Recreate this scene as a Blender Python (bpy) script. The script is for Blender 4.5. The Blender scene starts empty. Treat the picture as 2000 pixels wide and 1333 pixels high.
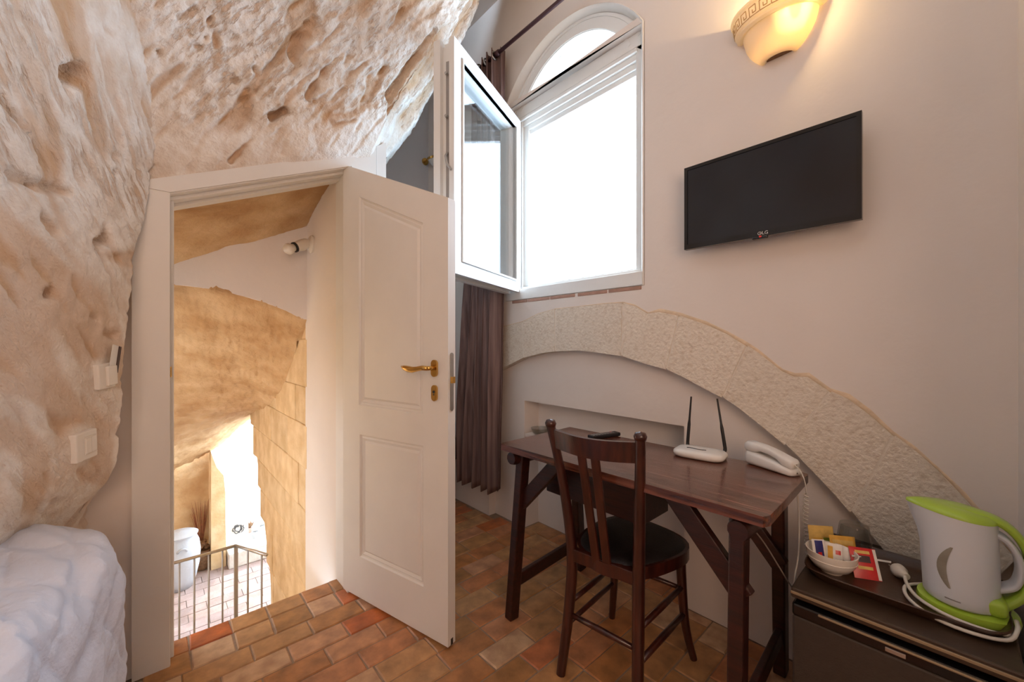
import bpy, bmesh, math, random
import numpy as np
from mathutils import Vector, Matrix, noise
from mathutils.geometry import tessellate_polygon

R = math.radians
random.seed(7)
SC = bpy.context.scene
COL = SC.collection

# ------------------------------------------------------------------ camera
YAW = R(41.98)
FPX, CAM_H, HOR = 777.8, 1.2, 672.0
cam = bpy.data.cameras.new('camera')
cam.sensor_width = 36.0
cam.lens = 36.0 * FPX / 2000.0
cam.shift_y = (HOR - 666.5) / 2000.0
cam.clip_start = 0.02
cam_ob = bpy.data.objects.new('camera', cam)
cam_ob.location = (0, 0, CAM_H)
cam_ob.rotation_euler = (R(90), 0, -YAW)
COL.objects.link(cam_ob)
SC.camera = cam_ob

# ------------------------------------------------------------------ world, lights, exposure
SC.view_settings.view_transform = 'Standard'
SC.view_settings.look = 'None'
SC.view_settings.gamma = 1.0
SC.view_settings.use_curve_mapping = False
SC.view_settings.exposure = -0.60
SC.cycles.use_denoising = True
SC.cycles.use_adaptive_sampling = True
SC.cycles.adaptive_threshold = 0.025
SC.cycles.max_bounces = 8
SC.cycles.diffuse_bounces = 4
SC.cycles.sample_clamp_indirect = 8.0
SC.cycles.caustics_reflective = False

w = bpy.data.worlds.new('sky'); SC.world = w
w.use_nodes = True
bg = w.node_tree.nodes['Background']
bg.inputs['Color'].default_value = (0.62, 0.79, 1.0, 1)
bg.inputs['Strength'].default_value = 19.0

def area(name, loc, target, sx, sy, power, color, portal=False):
    l = bpy.data.lights.new(name, 'AREA'); l.shape = 'RECTANGLE'
    l.size, l.size_y, l.energy, l.color = sx, sy, power, color
    o = bpy.data.objects.new(name, l); COL.objects.link(o)
    o.location = loc
    o.rotation_euler = (Vector(target) - Vector(loc)).to_track_quat('-Z', 'Y').to_euler()
    if portal:
        l.cycles.is_portal = True
    return o
area('window_portal', (2.06, 1.5, 2.25), (0, 1.5, 2.25), 1.0, 1.6, 1, (1, 1, 1), True)
area('rear_fill_light', (-0.50, -1.25, 1.75), (0.9, 1.4, 0.9), 1.3, 1.3, 40, (1.0, 0.66, 0.46))  # added warm fill from behind the camera, not a lamp of the room
sun = bpy.data.lights.new('sun', 'SUN'); sun.energy = 3.0; sun.angle = R(1.0); sun.color = (1, 0.93, 0.82)
sun_ob = bpy.data.objects.new('sun', sun); COL.objects.link(sun_ob)
sun_ob.rotation_euler = Vector((-0.25, -0.55, -0.8)).to_track_quat('-Z', 'Y').to_euler()

# ------------------------------------------------------------------ pixel -> point helpers
CS, SN = math.cos(YAW), math.sin(YAW)
def ray(px, py):
    u, v = px - 1000.0, HOR - py
    return Vector((SN * FPX + CS * u, CS * FPX - SN * u, v))
def atx(px, py, x):
    r = ray(px, py); return Vector((0, 0, CAM_H)) + r * (x / r.x)
def aty(px, py, y):
    r = ray(px, py); return Vector((0, 0, CAM_H)) + r * (y / r.y)
def atz(px, py, z):
    r = ray(px, py); return Vector((0, 0, CAM_H)) + r * ((z - CAM_H) / r.z)

# ------------------------------------------------------------------ materials
MATS = {}
def nt(name):
    m = bpy.data.materials.new(name); m.use_nodes = True
    t = m.node_tree; b = t.nodes['Principled BSDF']
    return m, t, b
def mat(name, col, rough=0.6, metal=0.0, var=0.06, scale=6.0, bump=0.0, bscale=60.0, spec=0.5, coat=0.0,
        col2=None, stretch=(1, 1, 1), detail=5.0, obj_var=0.0, trans=0.0, emit=None, estr=0.0, lo=0.35, hi=0.65):
    """principled material whose colour wanders between two tones by noise, with a fine bump"""
    m, t, b = nt(name)
    n, l = t.nodes, t.links
    tc = n.new('ShaderNodeTexCoord')
    mp = n.new('ShaderNodeMapping'); mp.inputs['Scale'].default_value = stretch
    geo = n.new('ShaderNodeNewGeometry')
    l.new(geo.outputs['Position'], mp.inputs['Vector'])
    ns = n.new('ShaderNodeTexNoise'); ns.inputs['Scale'].default_value = scale; ns.inputs['Detail'].default_value = detail
    l.new(mp.outputs['Vector'], ns.inputs['Vector'])
    rp = n.new('ShaderNodeValToRGB')
    c2 = col2 if col2 else tuple(max(0, c * (1 - var * 2)) for c in col)
    rp.color_ramp.elements[0].position = lo; rp.color_ramp.elements[0].color = (*c2, 1)
    rp.color_ramp.elements[1].position = hi; rp.color_ramp.elements[1].color = (*col, 1)
    l.new(ns.outputs['Fac'], rp.inputs['Fac'])
    out = rp.outputs['Color']
    if obj_var > 0:
        oi = n.new('ShaderNodeObjectInfo')
        hs = n.new('ShaderNodeHueSaturation')
        mr = n.new('ShaderNodeMapRange'); mr.inputs['To Min'].default_value = 1 - obj_var; mr.inputs['To Max'].default_value = 1 + obj_var
        l.new(oi.outputs['Random'], mr.inputs['Value']); l.new(mr.outputs['Result'], hs.inputs['Value'])
        l.new(out, hs.inputs['Color']); out = hs.outputs['Color']
    l.new(out, b.inputs['Base Color'])
    b.inputs['Roughness'].default_value = rough
    b.inputs['Metallic'].default_value = metal
    b.inputs['Specular IOR Level'].default_value = spec
    b.inputs['Coat Weight'].default_value = coat
    b.inputs['Coat Roughness'].default_value = 0.12
    b.inputs['Transmission Weight'].default_value = trans
    if emit:
        b.inputs['Emission Color'].default_value = (*emit, 1); b.inputs['Emission Strength'].default_value = estr
    if bump > 0:
        bn = n.new('ShaderNodeTexNoise'); bn.inputs['Scale'].default_value = bscale; bn.inputs['Detail'].default_value = 6.0
        l.new(mp.outputs['Vector'], bn.inputs['Vector'])
        bp = n.new('ShaderNodeBump'); bp.inputs['Strength'].default_value = bump; bp.inputs['Distance'].default_value = 0.01
        l.new(bn.outputs['Fac'], bp.inputs['Height']); l.new(bp.outputs['Normal'], b.inputs['Normal'])
    MATS[name] = m
    return m

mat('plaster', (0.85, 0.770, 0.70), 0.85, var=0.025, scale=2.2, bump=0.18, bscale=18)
mat('plaster_grey', (0.62, 0.60, 0.60), 0.9, var=0.03, scale=2.0, bump=0.15, bscale=16)  # grey plaster of the alcove's back wall
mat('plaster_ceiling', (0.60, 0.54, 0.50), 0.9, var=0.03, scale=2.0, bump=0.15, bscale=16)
mat('white_paint', (0.83, 0.80, 0.75), 0.38, var=0.02, scale=5, bump=0.03, bscale=40)
mat('white_pvc', (0.86, 0.86, 0.83), 0.3, var=0.01, scale=5)
mat('voussoir', (0.82, 0.73, 0.61), 0.95, col2=(0.70, 0.59, 0.46), scale=48, lo=.27, hi=.50, detail=9, bump=0.75, bscale=75, obj_var=0.05)
mat('lime_mortar', (0.84, 0.66, 0.46), 0.95, var=0.1, scale=20, bump=0.4, bscale=60)
mat('pale_mortar', (0.92, 0.85, 0.74), 0.95, var=0.05, scale=20, bump=0.3, bscale=60)
mat('mortar', (0.36, 0.25, 0.17), 0.95, var=0.1, scale=30, bump=0.4, bscale=90)
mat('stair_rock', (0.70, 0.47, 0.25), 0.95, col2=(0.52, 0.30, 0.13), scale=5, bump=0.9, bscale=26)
mat('ashlar', (0.80, 0.60, 0.36), 0.95, col2=(0.66, 0.45, 0.23), scale=7, bump=0.7, bscale=30, obj_var=0.06)
mat('pale_stone', (0.82, 0.78, 0.72), 0.95, col2=(0.70, 0.65, 0.58), scale=9, bump=0.5, bscale=40)
mat('brick_red', (0.50, 0.30, 0.23), 0.9, var=0.1, scale=20, bump=0.3)
mat('dark_wood', (0.042, 0.009, 0.006), 0.36, col2=(0.016, 0.004, 0.003), scale=5, stretch=(14, 1.2, 14), bump=0.12, bscale=20, coat=0.15)
mat('table_wood', (0.190, 0.060, 0.033), 0.20, col2=(0.045, 0.012, 0.008), scale=4, stretch=(16, 1.0, 16), bump=0.15, bscale=16, coat=0.5)
mat('chair_wood', (0.062, 0.013, 0.007), 0.30, col2=(0.024, 0.005, 0.004), scale=8, stretch=(6, 6, 1), bump=0.08, bscale=30, coat=0.4)
mat('seat_leather', (0.010, 0.006, 0.006), 0.5, var=0.1, bump=0.2, bscale=200)
mat('curtain_cloth', (0.24, 0.150, 0.130), 0.7, col2=(0.10, 0.052, 0.046), scale=40, stretch=(1, 1, 0.02), bump=0.25, bscale=220)
mat('brass', (0.72, 0.44, 0.13), 0.2, 1.0, var=0.08, scale=30)
mat('steel', (0.55, 0.54, 0.52), 0.35, 1.0, var=0.05, scale=30)
mat('grey_metal', (0.40, 0.38, 0.36), 0.4, 0.6, var=0.05)
mat('rod_metal', (0.075, 0.030, 0.035), 0.35, 0.3, var=0.05)
mat('black_plastic', (0.012, 0.012, 0.014), 0.35, var=0.05)
mat('black_gloss', (0.006, 0.006, 0.007), 0.12, var=0.02)
mat('screen', (0.006, 0.009, 0.016), 0.16, var=0.1, scale=3, bump=0.02, bscale=4, spec=0.55)
mat('white_plastic', (0.80, 0.79, 0.76), 0.35, var=0.02)
mat('cream_plastic', (0.86, 0.82, 0.75), 0.4, var=0.03)
mat('ivory_plastic', (0.80, 0.74, 0.65), 0.4, var=0.03)
mat('porcelain', (0.82, 0.76, 0.68), 0.18, var=0.02, coat=0.4)
mat('lime_plastic', (0.42, 0.62, 0.06), 0.3, var=0.04, coat=0.3)
mat('kettle_body', (0.70, 0.72, 0.74), 0.28, var=0.02)
mat('kettle_gauge', (0.36, 0.33, 0.26), 0.25, var=0.15, scale=20)
mat('tray_brown', (0.058, 0.028, 0.016), 0.32, var=0.1, scale=30, bump=0.1, bscale=120)
mat('fridge_top', (0.045, 0.026, 0.016), 0.35, var=0.1, scale=6, stretch=(10, 1, 10))
mat('fridge_brown', (0.046, 0.034, 0.026), 0.5, var=0.06, scale=60, bump=0.15, bscale=200)
mat('fridge_trim', (0.35, 0.27, 0.17), 0.35, 0.4, var=0.05)
mat('quilt', (0.72, 0.76, 0.87), 0.9, var=0.03, scale=10, bump=0.5, bscale=45)
mat('paper_yellow', (0.75, 0.50, 0.13), 0.5, var=0.1, scale=60)
mat('paper_orange', (0.78, 0.42, 0.05), 0.5, var=0.1, scale=60)
mat('paper_red', (0.62, 0.02, 0.02), 0.3, var=0.08, scale=60)
mat('paper_blue', (0.02, 0.02, 0.16), 0.4, var=0.1, scale=60)
mat('paper_white', (0.82, 0.78, 0.72), 0.5, var=0.06, scale=60)
mat('paper_dark', (0.06, 0.03, 0.03), 0.5)
mat('paper_green', (0.35, 0.42, 0.05), 0.5)
mat('jar_white', (0.55, 0.57, 0.60), 0.6, var=0.04, scale=12, bump=0.2)
mat('twig', (0.36, 0.12, 0.05), 0.9, var=0.2, scale=40)
mat('pine_cone', (0.30, 0.16, 0.08), 0.9, var=0.2, scale=60)
mat('lower_tile', (0.46, 0.34, 0.30), 0.8, col2=(0.36, 0.25, 0.21), scale=8, bump=0.2, obj_var=0.12)
mat('lower_mortar', (0.30, 0.25, 0.22), 0.9)
mat('cushion_blue', (0.55, 0.60, 0.70), 0.9, bump=0.1)
mat('ink', (0.10, 0.10, 0.11), 0.7)
mat('logo_white', (0.75, 0.75, 0.75), 0.4)
mat('led_red', (0.25, 0.01, 0.01), 0.4, emit=(1, 0.05, 0.03), estr=0.6)
mat('key_shadow', (0.62, 0.42, 0.20), 0.9)  # darker tone paints in the shadow of the rim's key relief
mat('cable_white', (0.74, 0.70, 0.62), 0.45)
mat('cable_grey', (0.22, 0.19, 0.17), 0.5)

# terracotta bricks: each piece takes its own tone from its object, plus mottling
m, t, b = nt('terracotta'); n, l = t.nodes, t.links
oi = n.new('ShaderNodeObjectInfo'); cr = n.new('ShaderNodeValToRGB')
cols = [(0.00, (0.44, 0.21, 0.075)), (0.2, (0.50, 0.27, 0.12)), (0.38, (0.36, 0.17, 0.06)), (0.55, (0.47, 0.18, 0.07)),
        (0.72, (0.56, 0.36, 0.21)), (0.86, (0.46, 0.105, 0.02)), (1.0, (0.42, 0.22, 0.08))]
el = cr.color_ramp.elements
el[0].position, el[0].color = cols[0][0], (*cols[0][1], 1)
el[1].position, el[1].color = cols[-1][0], (*cols[-1][1], 1)
for p, c in cols[1:-1]:
    e = el.new(p); e.color = (*c, 1)
l.new(oi.outputs['Random'], cr.inputs['Fac'])
ge = n.new('ShaderNodeNewGeometry')
ns = n.new('ShaderNodeTexNoise'); ns.inputs['Scale'].default_value = 16; ns.inputs['Detail'].default_value = 7
l.new(ge.outputs['Position'], ns.inputs['Vector'])
mx = n.new('ShaderNodeMix'); mx.data_type = 'RGBA'; mx.blend_type = 'OVERLAY'; mx.inputs['Factor'].default_value = 0.75
l.new(cr.outputs['Color'], mx.inputs['A']); l.new(ns.outputs['Fac'], mx.inputs['B'])
l.new(mx.outputs['Result'], b.inputs['Base Color'])
ns2 = n.new('ShaderNodeTexNoise'); ns2.inputs['Scale'].default_value = 80; ns2.inputs['Detail'].default_value = 5
l.new(ge.outputs['Position'], ns2.inputs['Vector'])
bp = n.new('ShaderNodeBump'); bp.inputs['Strength'].default_value = 0.3; bp.inputs['Distance'].default_value = 0.004
l.new(ns2.outputs['Fac'], bp.inputs['Height']); l.new(bp.outputs['Normal'], b.inputs['Normal'])
b.inputs['Roughness'].default_value = 0.42
MATS['terracotta'] = m

# cave rock: pale crust, ochre where the crust is worn away (mask stored with the mesh) and in the pores drawn out along the bedding
def rock_mat(name, gdir, stretch=0.72):
    m, t, b = nt(name); n, l = t.nodes, t.links
    g = Vector(gdir).normalized()
    ge = n.new('ShaderNodeNewGeometry')
    dt = n.new('ShaderNodeVectorMath'); dt.operation = 'DOT_PRODUCT'; dt.inputs[1].default_value = g
    l.new(ge.outputs['Position'], dt.inputs[0])
    scl = n.new('ShaderNodeVectorMath'); scl.operation = 'SCALE'; scl.inputs[0].default_value = g * stretch
    l.new(dt.outputs['Value'], scl.inputs['Scale'])
    sub = n.new('ShaderNodeVectorMath'); sub.operation = 'SUBTRACT'
    l.new(ge.outputs['Position'], sub.inputs[0]); l.new(scl.outputs['Vector'], sub.inputs[1])
    at_ = n.new('ShaderNodeAttribute'); at_.attribute_name = 'worn'
    ap = n.new('ShaderNodeAttribute'); ap.attribute_name = 'porous'
    ns = n.new('ShaderNodeTexNoise'); ns.inputs['Scale'].default_value = 8; ns.inputs['Detail'].default_value = 8; ns.inputs['Roughness'].default_value = 0.65
    l.new(ge.outputs['Position'], ns.inputs['Vector'])
    r1 = n.new('ShaderNodeValToRGB')
    r1.color_ramp.elements[0].position = 0.34; r1.color_ramp.elements[0].color = (0.74, 0.63, 0.52, 1)
    r1.color_ramp.elements[1].position = 0.60; r1.color_ramp.elements[1].color = (0.91, 0.86, 0.79, 1)
    l.new(ns.outputs['Fac'], r1.inputs['Fac'])
    pn = n.new('ShaderNodeTexNoise'); pn.inputs['Scale'].default_value = 44; pn.inputs['Detail'].default_value = 5; pn.inputs['Roughness'].default_value = 0.6
    l.new(sub.outputs['Vector'], pn.inputs['Vector'])
    pr = n.new('ShaderNodeMapRange'); pr.inputs['From Min'].default_value = 0.50; pr.inputs['From Max'].default_value = 0.62
    l.new(pn.outputs['Fac'], pr.inputs['Value'])
    pm = n.new('ShaderNodeMath'); pm.operation = 'MULTIPLY'
    l.new(pr.outputs['Result'], pm.inputs[0]); l.new(ap.outputs['Fac'], pm.inputs[1])
    pc = n.new('ShaderNodeMath'); pc.operation = 'MULTIPLY'; pc.inputs[1].default_value = 0.75
    l.new(pm.outputs['Value'], pc.inputs[0])
    mxx = n.new('ShaderNodeMath'); mxx.operation = 'MAXIMUM'
    l.new(at_.outputs['Fac'], mxx.inputs[0]); l.new(pc.outputs['Value'], mxx.inputs[1])
    mx = n.new('ShaderNodeMix'); mx.data_type = 'RGBA'
    mx.inputs['B'].default_value = (0.64, 0.43, 0.27, 1)
    l.new(r1.outputs['Color'], mx.inputs['A']); l.new(mxx.outputs['Value'], mx.inputs['Factor'])
    l.new(mx.outputs['Result'], b.inputs['Base Color'])
    b.inputs['Roughness'].default_value = 0.95; b.inputs['Specular IOR Level'].default_value = 0.2
    n2 = n.new('ShaderNodeTexNoise'); n2.inputs['Scale'].default_value = 110; n2.inputs['Detail'].default_value = 6
    l.new(ge.outputs['Position'], n2.inputs['Vector'])
    ad = n.new('ShaderNodeMath'); ad.operation = 'MULTIPLY_ADD'; ad.inputs[1].default_value = -1.3
    l.new(pm.outputs['Value'], ad.inputs[0]); l.new(n2.outputs['Fac'], ad.inputs[2])
    bp = n.new('ShaderNodeBump'); bp.inputs['Strength'].default_value = 0.75; bp.inputs['Distance'].default_value = 0.006
    l.new(ad.outputs['Value'], bp.inputs['Height']); l.new(bp.outputs['Normal'], b.inputs['Normal'])
    MATS[name] = m
rock_mat('cave_rock', (0.55, -0.35, 0.75)); rock_mat('cave_rock_left', (0.25, 0.55, -0.75), 0.82)

def glass_mat(name, tint=(1, 1, 1), rough=0.0):
    m, t, b = nt(name); n, l = t.nodes, t.links
    lw = n.new('ShaderNodeLayerWeight'); lw.inputs['Blend'].default_value = 0.5
    pw = n.new('ShaderNodeMath'); pw.operation = 'POWER'; pw.inputs[1].default_value = 5.0
    fr = n.new('ShaderNodeMath'); fr.operation = 'MULTIPLY_ADD'; fr.inputs[1].default_value = 0.95; fr.inputs[2].default_value = 0.045
    l.new(lw.outputs['Facing'], pw.inputs[0]); l.new(pw.outputs['Value'], fr.inputs[0])
    tr = n.new('ShaderNodeBsdfTransparent'); tr.inputs['Color'].default_value = (*tint, 1)
    gl = n.new('ShaderNodeBsdfGlossy'); gl.inputs['Roughness'].default_value = rough
    mi = n.new('ShaderNodeMixShader')
    l.new(fr.outputs['Value'], mi.inputs['Fac']); l.new(tr.outputs['BSDF'], mi.inputs[1]); l.new(gl.outputs['BSDF'], mi.inputs[2])
    l.new(mi.outputs['Shader'], t.nodes['Material Output'].inputs['Surface'])
    MATS[name] = m
glass_mat('pane_glass', (0.97, 0.99, 1.0)); glass_mat('drink_glass', (0.82, 0.82, 0.80), 0.02)
# lit plaster shell of the wall lamp: diffuse + translucent
m, t, b = nt('lamp_plaster'); n, l = t.nodes, t.links
df = n.new('ShaderNodeBsdfDiffuse'); df.inputs['Color'].default_value = (0.92, 0.86, 0.74, 1)
tl = n.new('ShaderNodeBsdfTranslucent'); tl.inputs['Color'].default_value = (1.0, 0.90, 0.66, 1)
mi = n.new('ShaderNodeMixShader'); mi.inputs['Fac'].default_value = 0.45
l.new(df.outputs['BSDF'], mi.inputs[1]); l.new(tl.outputs['BSDF'], mi.inputs[2])
l.new(mi.outputs['Shader'], t.nodes['Material Output'].inputs['Surface'])
MATS['lamp_plaster'] = m

# ------------------------------------------------------------------ mesh builder
class MB:
    def __init__(s): s.bm = bmesh.new()
    def merge(s, verts, faces):
        vs = [s.bm.verts.new(v) for v in verts]
        for f in faces:
            try: s.bm.faces.new([vs[i] for i in f])
            except ValueError: pass
        return vs
    def box(s, lo, hi, bev=0.0, M=None, seg=2):
        b2 = bmesh.new()
        bmesh.ops.create_cube(b2, size=1)
        for v in b2.verts:
            v.co = Vector(((lo[0] + hi[0]) / 2 + v.co.x * (hi[0] - lo[0]), (lo[1] + hi[1]) / 2 + v.co.y * (hi[1] - lo[1]), (lo[2] + hi[2]) / 2 + v.co.z * (hi[2] - lo[2])))
        if bev > 0: bmesh.ops.bevel(b2, geom=b2.edges[:], offset=bev, segments=seg, affect='EDGES', profile=0.5)
        s.take(b2, M); return s
    def take(s, b2, M=None):
        b2.verts.index_update()
        s.merge([(M @ v.co) if M else v.co.copy() for v in b2.verts], [[v.index for v in f.verts] for f in b2.faces])
        b2.free()
    def beam(s, p0, p1, wd, ht, bev=0.0, side=None):
        """rectangular bar from p0 to p1; side = direction of its width"""
        p0, p1 = Vector(p0), Vector(p1); d = (p1 - p0); L = d.length; d.normalize()
        sd = Vector(side) if side else (Vector((1, 0, 0)) if abs(d.x) < 0.9 else Vector((0, 1, 0)))
        sd = (sd - d * sd.dot(d)).normalized(); up = d.cross(sd)
        M = Matrix((( sd.x, up.x, d.x, p0.x), (sd.y, up.y, d.y, p0.y), (sd.z, up.z, d.z, p0.z), (0, 0, 0, 1)))
        return s.box((-wd / 2, -ht / 2, 0), (wd / 2, ht / 2, L), bev, M)
    def tube(s, pts, rad, seg=8, cap=True, closed=False):
        pts = [Vector(p) for p in pts]; n = len(pts)
        rads = rad if isinstance(rad, (list, tuple)) else [rad] * n
        rings = []; prev = None
        for i in range(n):
            a = pts[i - 1] if (i > 0 or closed) else pts[i]
            c = pts[(i + 1) % n] if (i < n - 1 or closed) else pts[i]
            d = (c - a).normalized()
            if prev is None:
                e = d.orthogonal().normalized()
            else:
                e = (prev - d * prev.dot(d)).normalized()
            prev = e; f = d.cross(e)
            rings.append([s.bm.verts.new(pts[i] + (e * math.cos(2 * math.pi * k / seg) + f * math.sin(2 * math.pi * k / seg)) * rads[i]) for k in range(seg)])
        for i in range(n if closed else n - 1):
            A, B = rings[i], rings[(i + 1) % n]
            for k in range(seg):
                s.bm.faces.new((A[k], A[(k + 1) % seg], B[(k + 1) % seg], B[k]))
        if cap and not closed:
            s.bm.faces.new(rings[0][::-1]); s.bm.faces.new(rings[-1])
        return s
    def lathe(s, prof, c=(0, 0, 0), seg=24, a0=0.0, a1=2 * math.pi, M=None):
        full = abs(a1 - a0 - 2 * math.pi) < 1e-6
        n = seg if full else seg + 1; rings = []
        for r, z in prof:
            ring = []
            for k in range(n):
                a = a0 + (a1 - a0) * k / seg
                p = Vector((c[0] + r * math.cos(a), c[1] + r * math.sin(a), c[2] + z))
                ring.append(s.bm.verts.new(M @ p if M else p))
            rings.append(ring)
        for i in range(len(rings) - 1):
            for k in range(seg):
                s.bm.faces.new((rings[i][k], rings[i][(k + 1) % n], rings[i + 1][(k + 1) % n], rings[i + 1][k]))
        return s
    def plate(s, outer, fn, d0, d1, holes=()):
        """flat plate: 2-D outline with holes, fn(a,b,depth)->point, between depths d0 and d1"""
        loops = [list(outer)] + [list(h) for h in holes]
        flat = [p for lp in loops for p in lp]
        tris = tessellate_polygon([[Vector((p[0], p[1], 0)) for p in lp] for lp in loops])
        A = [s.bm.verts.new(fn(p[0], p[1], d0)) for p in flat]
        B = [s.bm.verts.new(fn(p[0], p[1], d1)) for p in flat]
        for t in tris:
            try:
                s.bm.faces.new([A[i] for i in t]); s.bm.faces.new([B[i] for i in reversed(t)])
            except ValueError: pass
        o = 0
        for lp in loops:
            k = len(lp)
            for i in range(k):
                j = (i + 1) % k
                try: s.bm.faces.new((A[o + i], A[o + j], B[o + j], B[o + i]))
                except ValueError: pass
            o += k
        return s
    def grid(s, G, flip=False):
        ny, nx = len(G), len(G[0])
        V = [[s.bm.verts.new(p) for p in row] for row in G]
        for j in range(ny - 1):
            for i in range(nx - 1):
                f = (V[j][i], V[j][i + 1], V[j + 1][i + 1], V[j + 1][i])
                s.bm.faces.new(f[::-1] if flip else f)
        return s
    def build(s, name, m, parent=None, smooth=False, angle=None, recalc=True):
        if recalc: bmesh.ops.recalc_face_normals(s.bm, faces=s.bm.faces[:])
        me = bpy.data.meshes.new(name)
        vs = [v.co for v in s.bm.verts]
        lo = Vector((min(v.x for v in vs), min(v.y for v in vs), min(v.z for v in vs)))
        hi = Vector((max(v.x for v in vs), max(v.y for v in vs), max(v.z for v in vs)))
        org = Vector(((lo.x + hi.x) / 2, (lo.y + hi.y) / 2, lo.z))
        for v in s.bm.verts: v.co -= org
        if smooth:
            for f in s.bm.faces: f.smooth = True
            if angle is not None:
                for e in s.bm.edges:
                    if len(e.link_faces) == 2 and e.calc_face_angle(0) > R(angle): e.smooth = False
        s.bm.to_mesh(me); s.bm.free()
        me.materials.append(MATS[m])
        o = bpy.data.objects.new(name, me); COL.objects.link(o)
        o.location = org
        if parent is not None: adopt(o, parent)
        return o
def adopt(o, parent):
    bpy.context.view_layer.update()
    o.parent = parent
    o.matrix_parent_inverse = parent_world(parent).inverted()
def parent_world(p):
    M = Matrix.LocRotScale(p.location, p.rotation_euler, p.scale)
    if p.parent: M = parent_world(p.parent) @ p.matrix_parent_inverse @ M
    return M
def thing(name, loc, label, cat, group=None):
    o = bpy.data.objects.new(name, None); COL.objects.link(o); o.location = loc
    o.empty_display_size = 0.05
    return tag(o, label, cat, group)
def tag(o, label, cat, group=None):
    o['label'] = label; o['category'] = cat
    if group: o['group'] = group
    return o
def struct(o, label=None, cat=None):
    o['kind'] = 'structure'
    if label: o['label'] = label
    if cat: o['category'] = cat
    return o
def sempty(name, loc, label, cat):
    o = bpy.data.objects.new(name, None); COL.objects.link(o); o.location = loc
    return struct(o, label, cat)
def arc(cx, cy, r, a0, a1, n):
    return [(cx + r * math.cos(a0 + (a1 - a0) * i / n), cy + r * math.sin(a0 + (a1 - a0) * i / n)) for i in range(n + 1)]
def smooth01(x, a, b):
    t = max(0.0, min(1.0, (x - a) / (b - a))); return t * t * (3 - 2 * t)
FX = lambda a, b, d: Vector((d, a, b))      # outline in (y, z), depth along x
FY = lambda a, b, d: Vector((a, d, b))      # outline in (x, z), depth along y
FZ = lambda a, b, d: Vector((a, b, d))      # outline in (x, y), depth along z

# ================================================================== FLOOR
WX = 1.74            # face of the window wall
IX = 1.80            # plaster filling below the arch
NX = 1.93            # back of the niche
fl = struct(MB().plate([(-2.4, -2.7), (2.1, -2.7), (2.1, 3.1), (0.74, 3.1), (0.74, 2.115), (-2.4, 2.115)], FZ, -0.12, -0.005).build('floor', 'mortar'),
            'terracotta brick floor laid in rows with worn joints', 'floor')
brick_meshes = {}
def brick_mesh(L, W, key):
    k = (round(L, 3), round(W, 3), key)
    if k not in brick_meshes:
        bm = bmesh.new(); bmesh.ops.create_cube(bm, size=1)
        for v in bm.verts:
            v.co = Vector((v.co.x * L, v.co.y * W, v.co.z * 0.03 - 0.015))
            if v.co.z > -0.01: v.co += Vector((random.uniform(-.0025, .0025), random.uniform(-.002, .002), random.uniform(-.0012, .0012)))
        bmesh.ops.bevel(bm, geom=[e for e in bm.edges if all(v.co.z > -0.01 for v in e.verts)], offset=0.004, segments=1, affect='EDGES')
        me = bpy.data.meshes.new('brick'); bm.to_mesh(me); bm.free()
        me.materials.append(MATS['terracotta']); brick_meshes[k] = me
    return brick_meshes[k]
def lay(x0, x1, y0, y1, parent, z=0.0, mesh=None):
    L, W = x1 - x0 - 0.005, y1 - y0 - 0.005
    o = bpy.data.objects.new('brick', mesh or brick_mesh(L, W, random.randint(0, 2))); COL.objects.link(o)
    o.location = ((x0 + x1) / 2, (y0 + y1) / 2, z + random.uniform(-0.0015, 0.001))
    o.parent = parent; o.matrix_parent_inverse = Matrix.Translation(parent.location).inverted()
    return o
ROWP = 0.1072
special = {  # rows whose joints are read off by the door: list of joint x
    0: [-0.07, 0.105, 0.245, 0.38, 0.525, 0.652, 0.74],
    1: [-0.03, 0.105, 0.245, 0.377, 0.524, 0.646, 0.74],
}
rows = [(2.005, 2.115), (1.88, 2.005)]
y = 1.88
while y > 0.10:
    rows.append((y - ROWP, y)); y -= ROWP
offs = {2: 0.052, 3: 0.162, 4: 0.055, 5: 0.15, 6: 0.165 - 0.21, 7: 0.17, 8: 0.07, 9: 0.19, 10: 0.10, 11: 0.11, 12: 0.04, 13: 0.15}
for i, (y0, y1) in enumerate(rows):
    if i in special:
        j = special[i]
        x = j[-1]
        while x < IX - 0.02: x += 0.21; j.append(min(x, IX + 0.0))
    else:
        o = offs.get(i, (i % 2) * 0.105 + random.uniform(-.02, .02))
        x = -0.19 + o - 0.21 * (o > 0.12); j = []
        while x < IX - 0.03: j.append(x); x += 0.21 + random.uniform(-.004, .004)
        j.append(IX)
    for a, c in zip(j, j[1:]):
        if c - a > 0.03: lay(a, c, y0, y1, fl)
y = 2.115; i = 0
while y < 2.95:
    x = 0.885 - (i % 2) * 0.105 - random.uniform(0, .03)
    while x < WX:
        x2 = min(x + 0.21, WX)
        if x2 > 0.89 and x2 - x > .03: lay(max(x, 0.885), x2, y, y + ROWP, fl)
        x += 0.21
    y += ROWP; i += 1
y = 0.83
while y < 1.86:                                    # strip inside the niche
    lay(IX, NX, y, min(y + 0.105, 1.875), fl); y += 0.105

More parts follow.
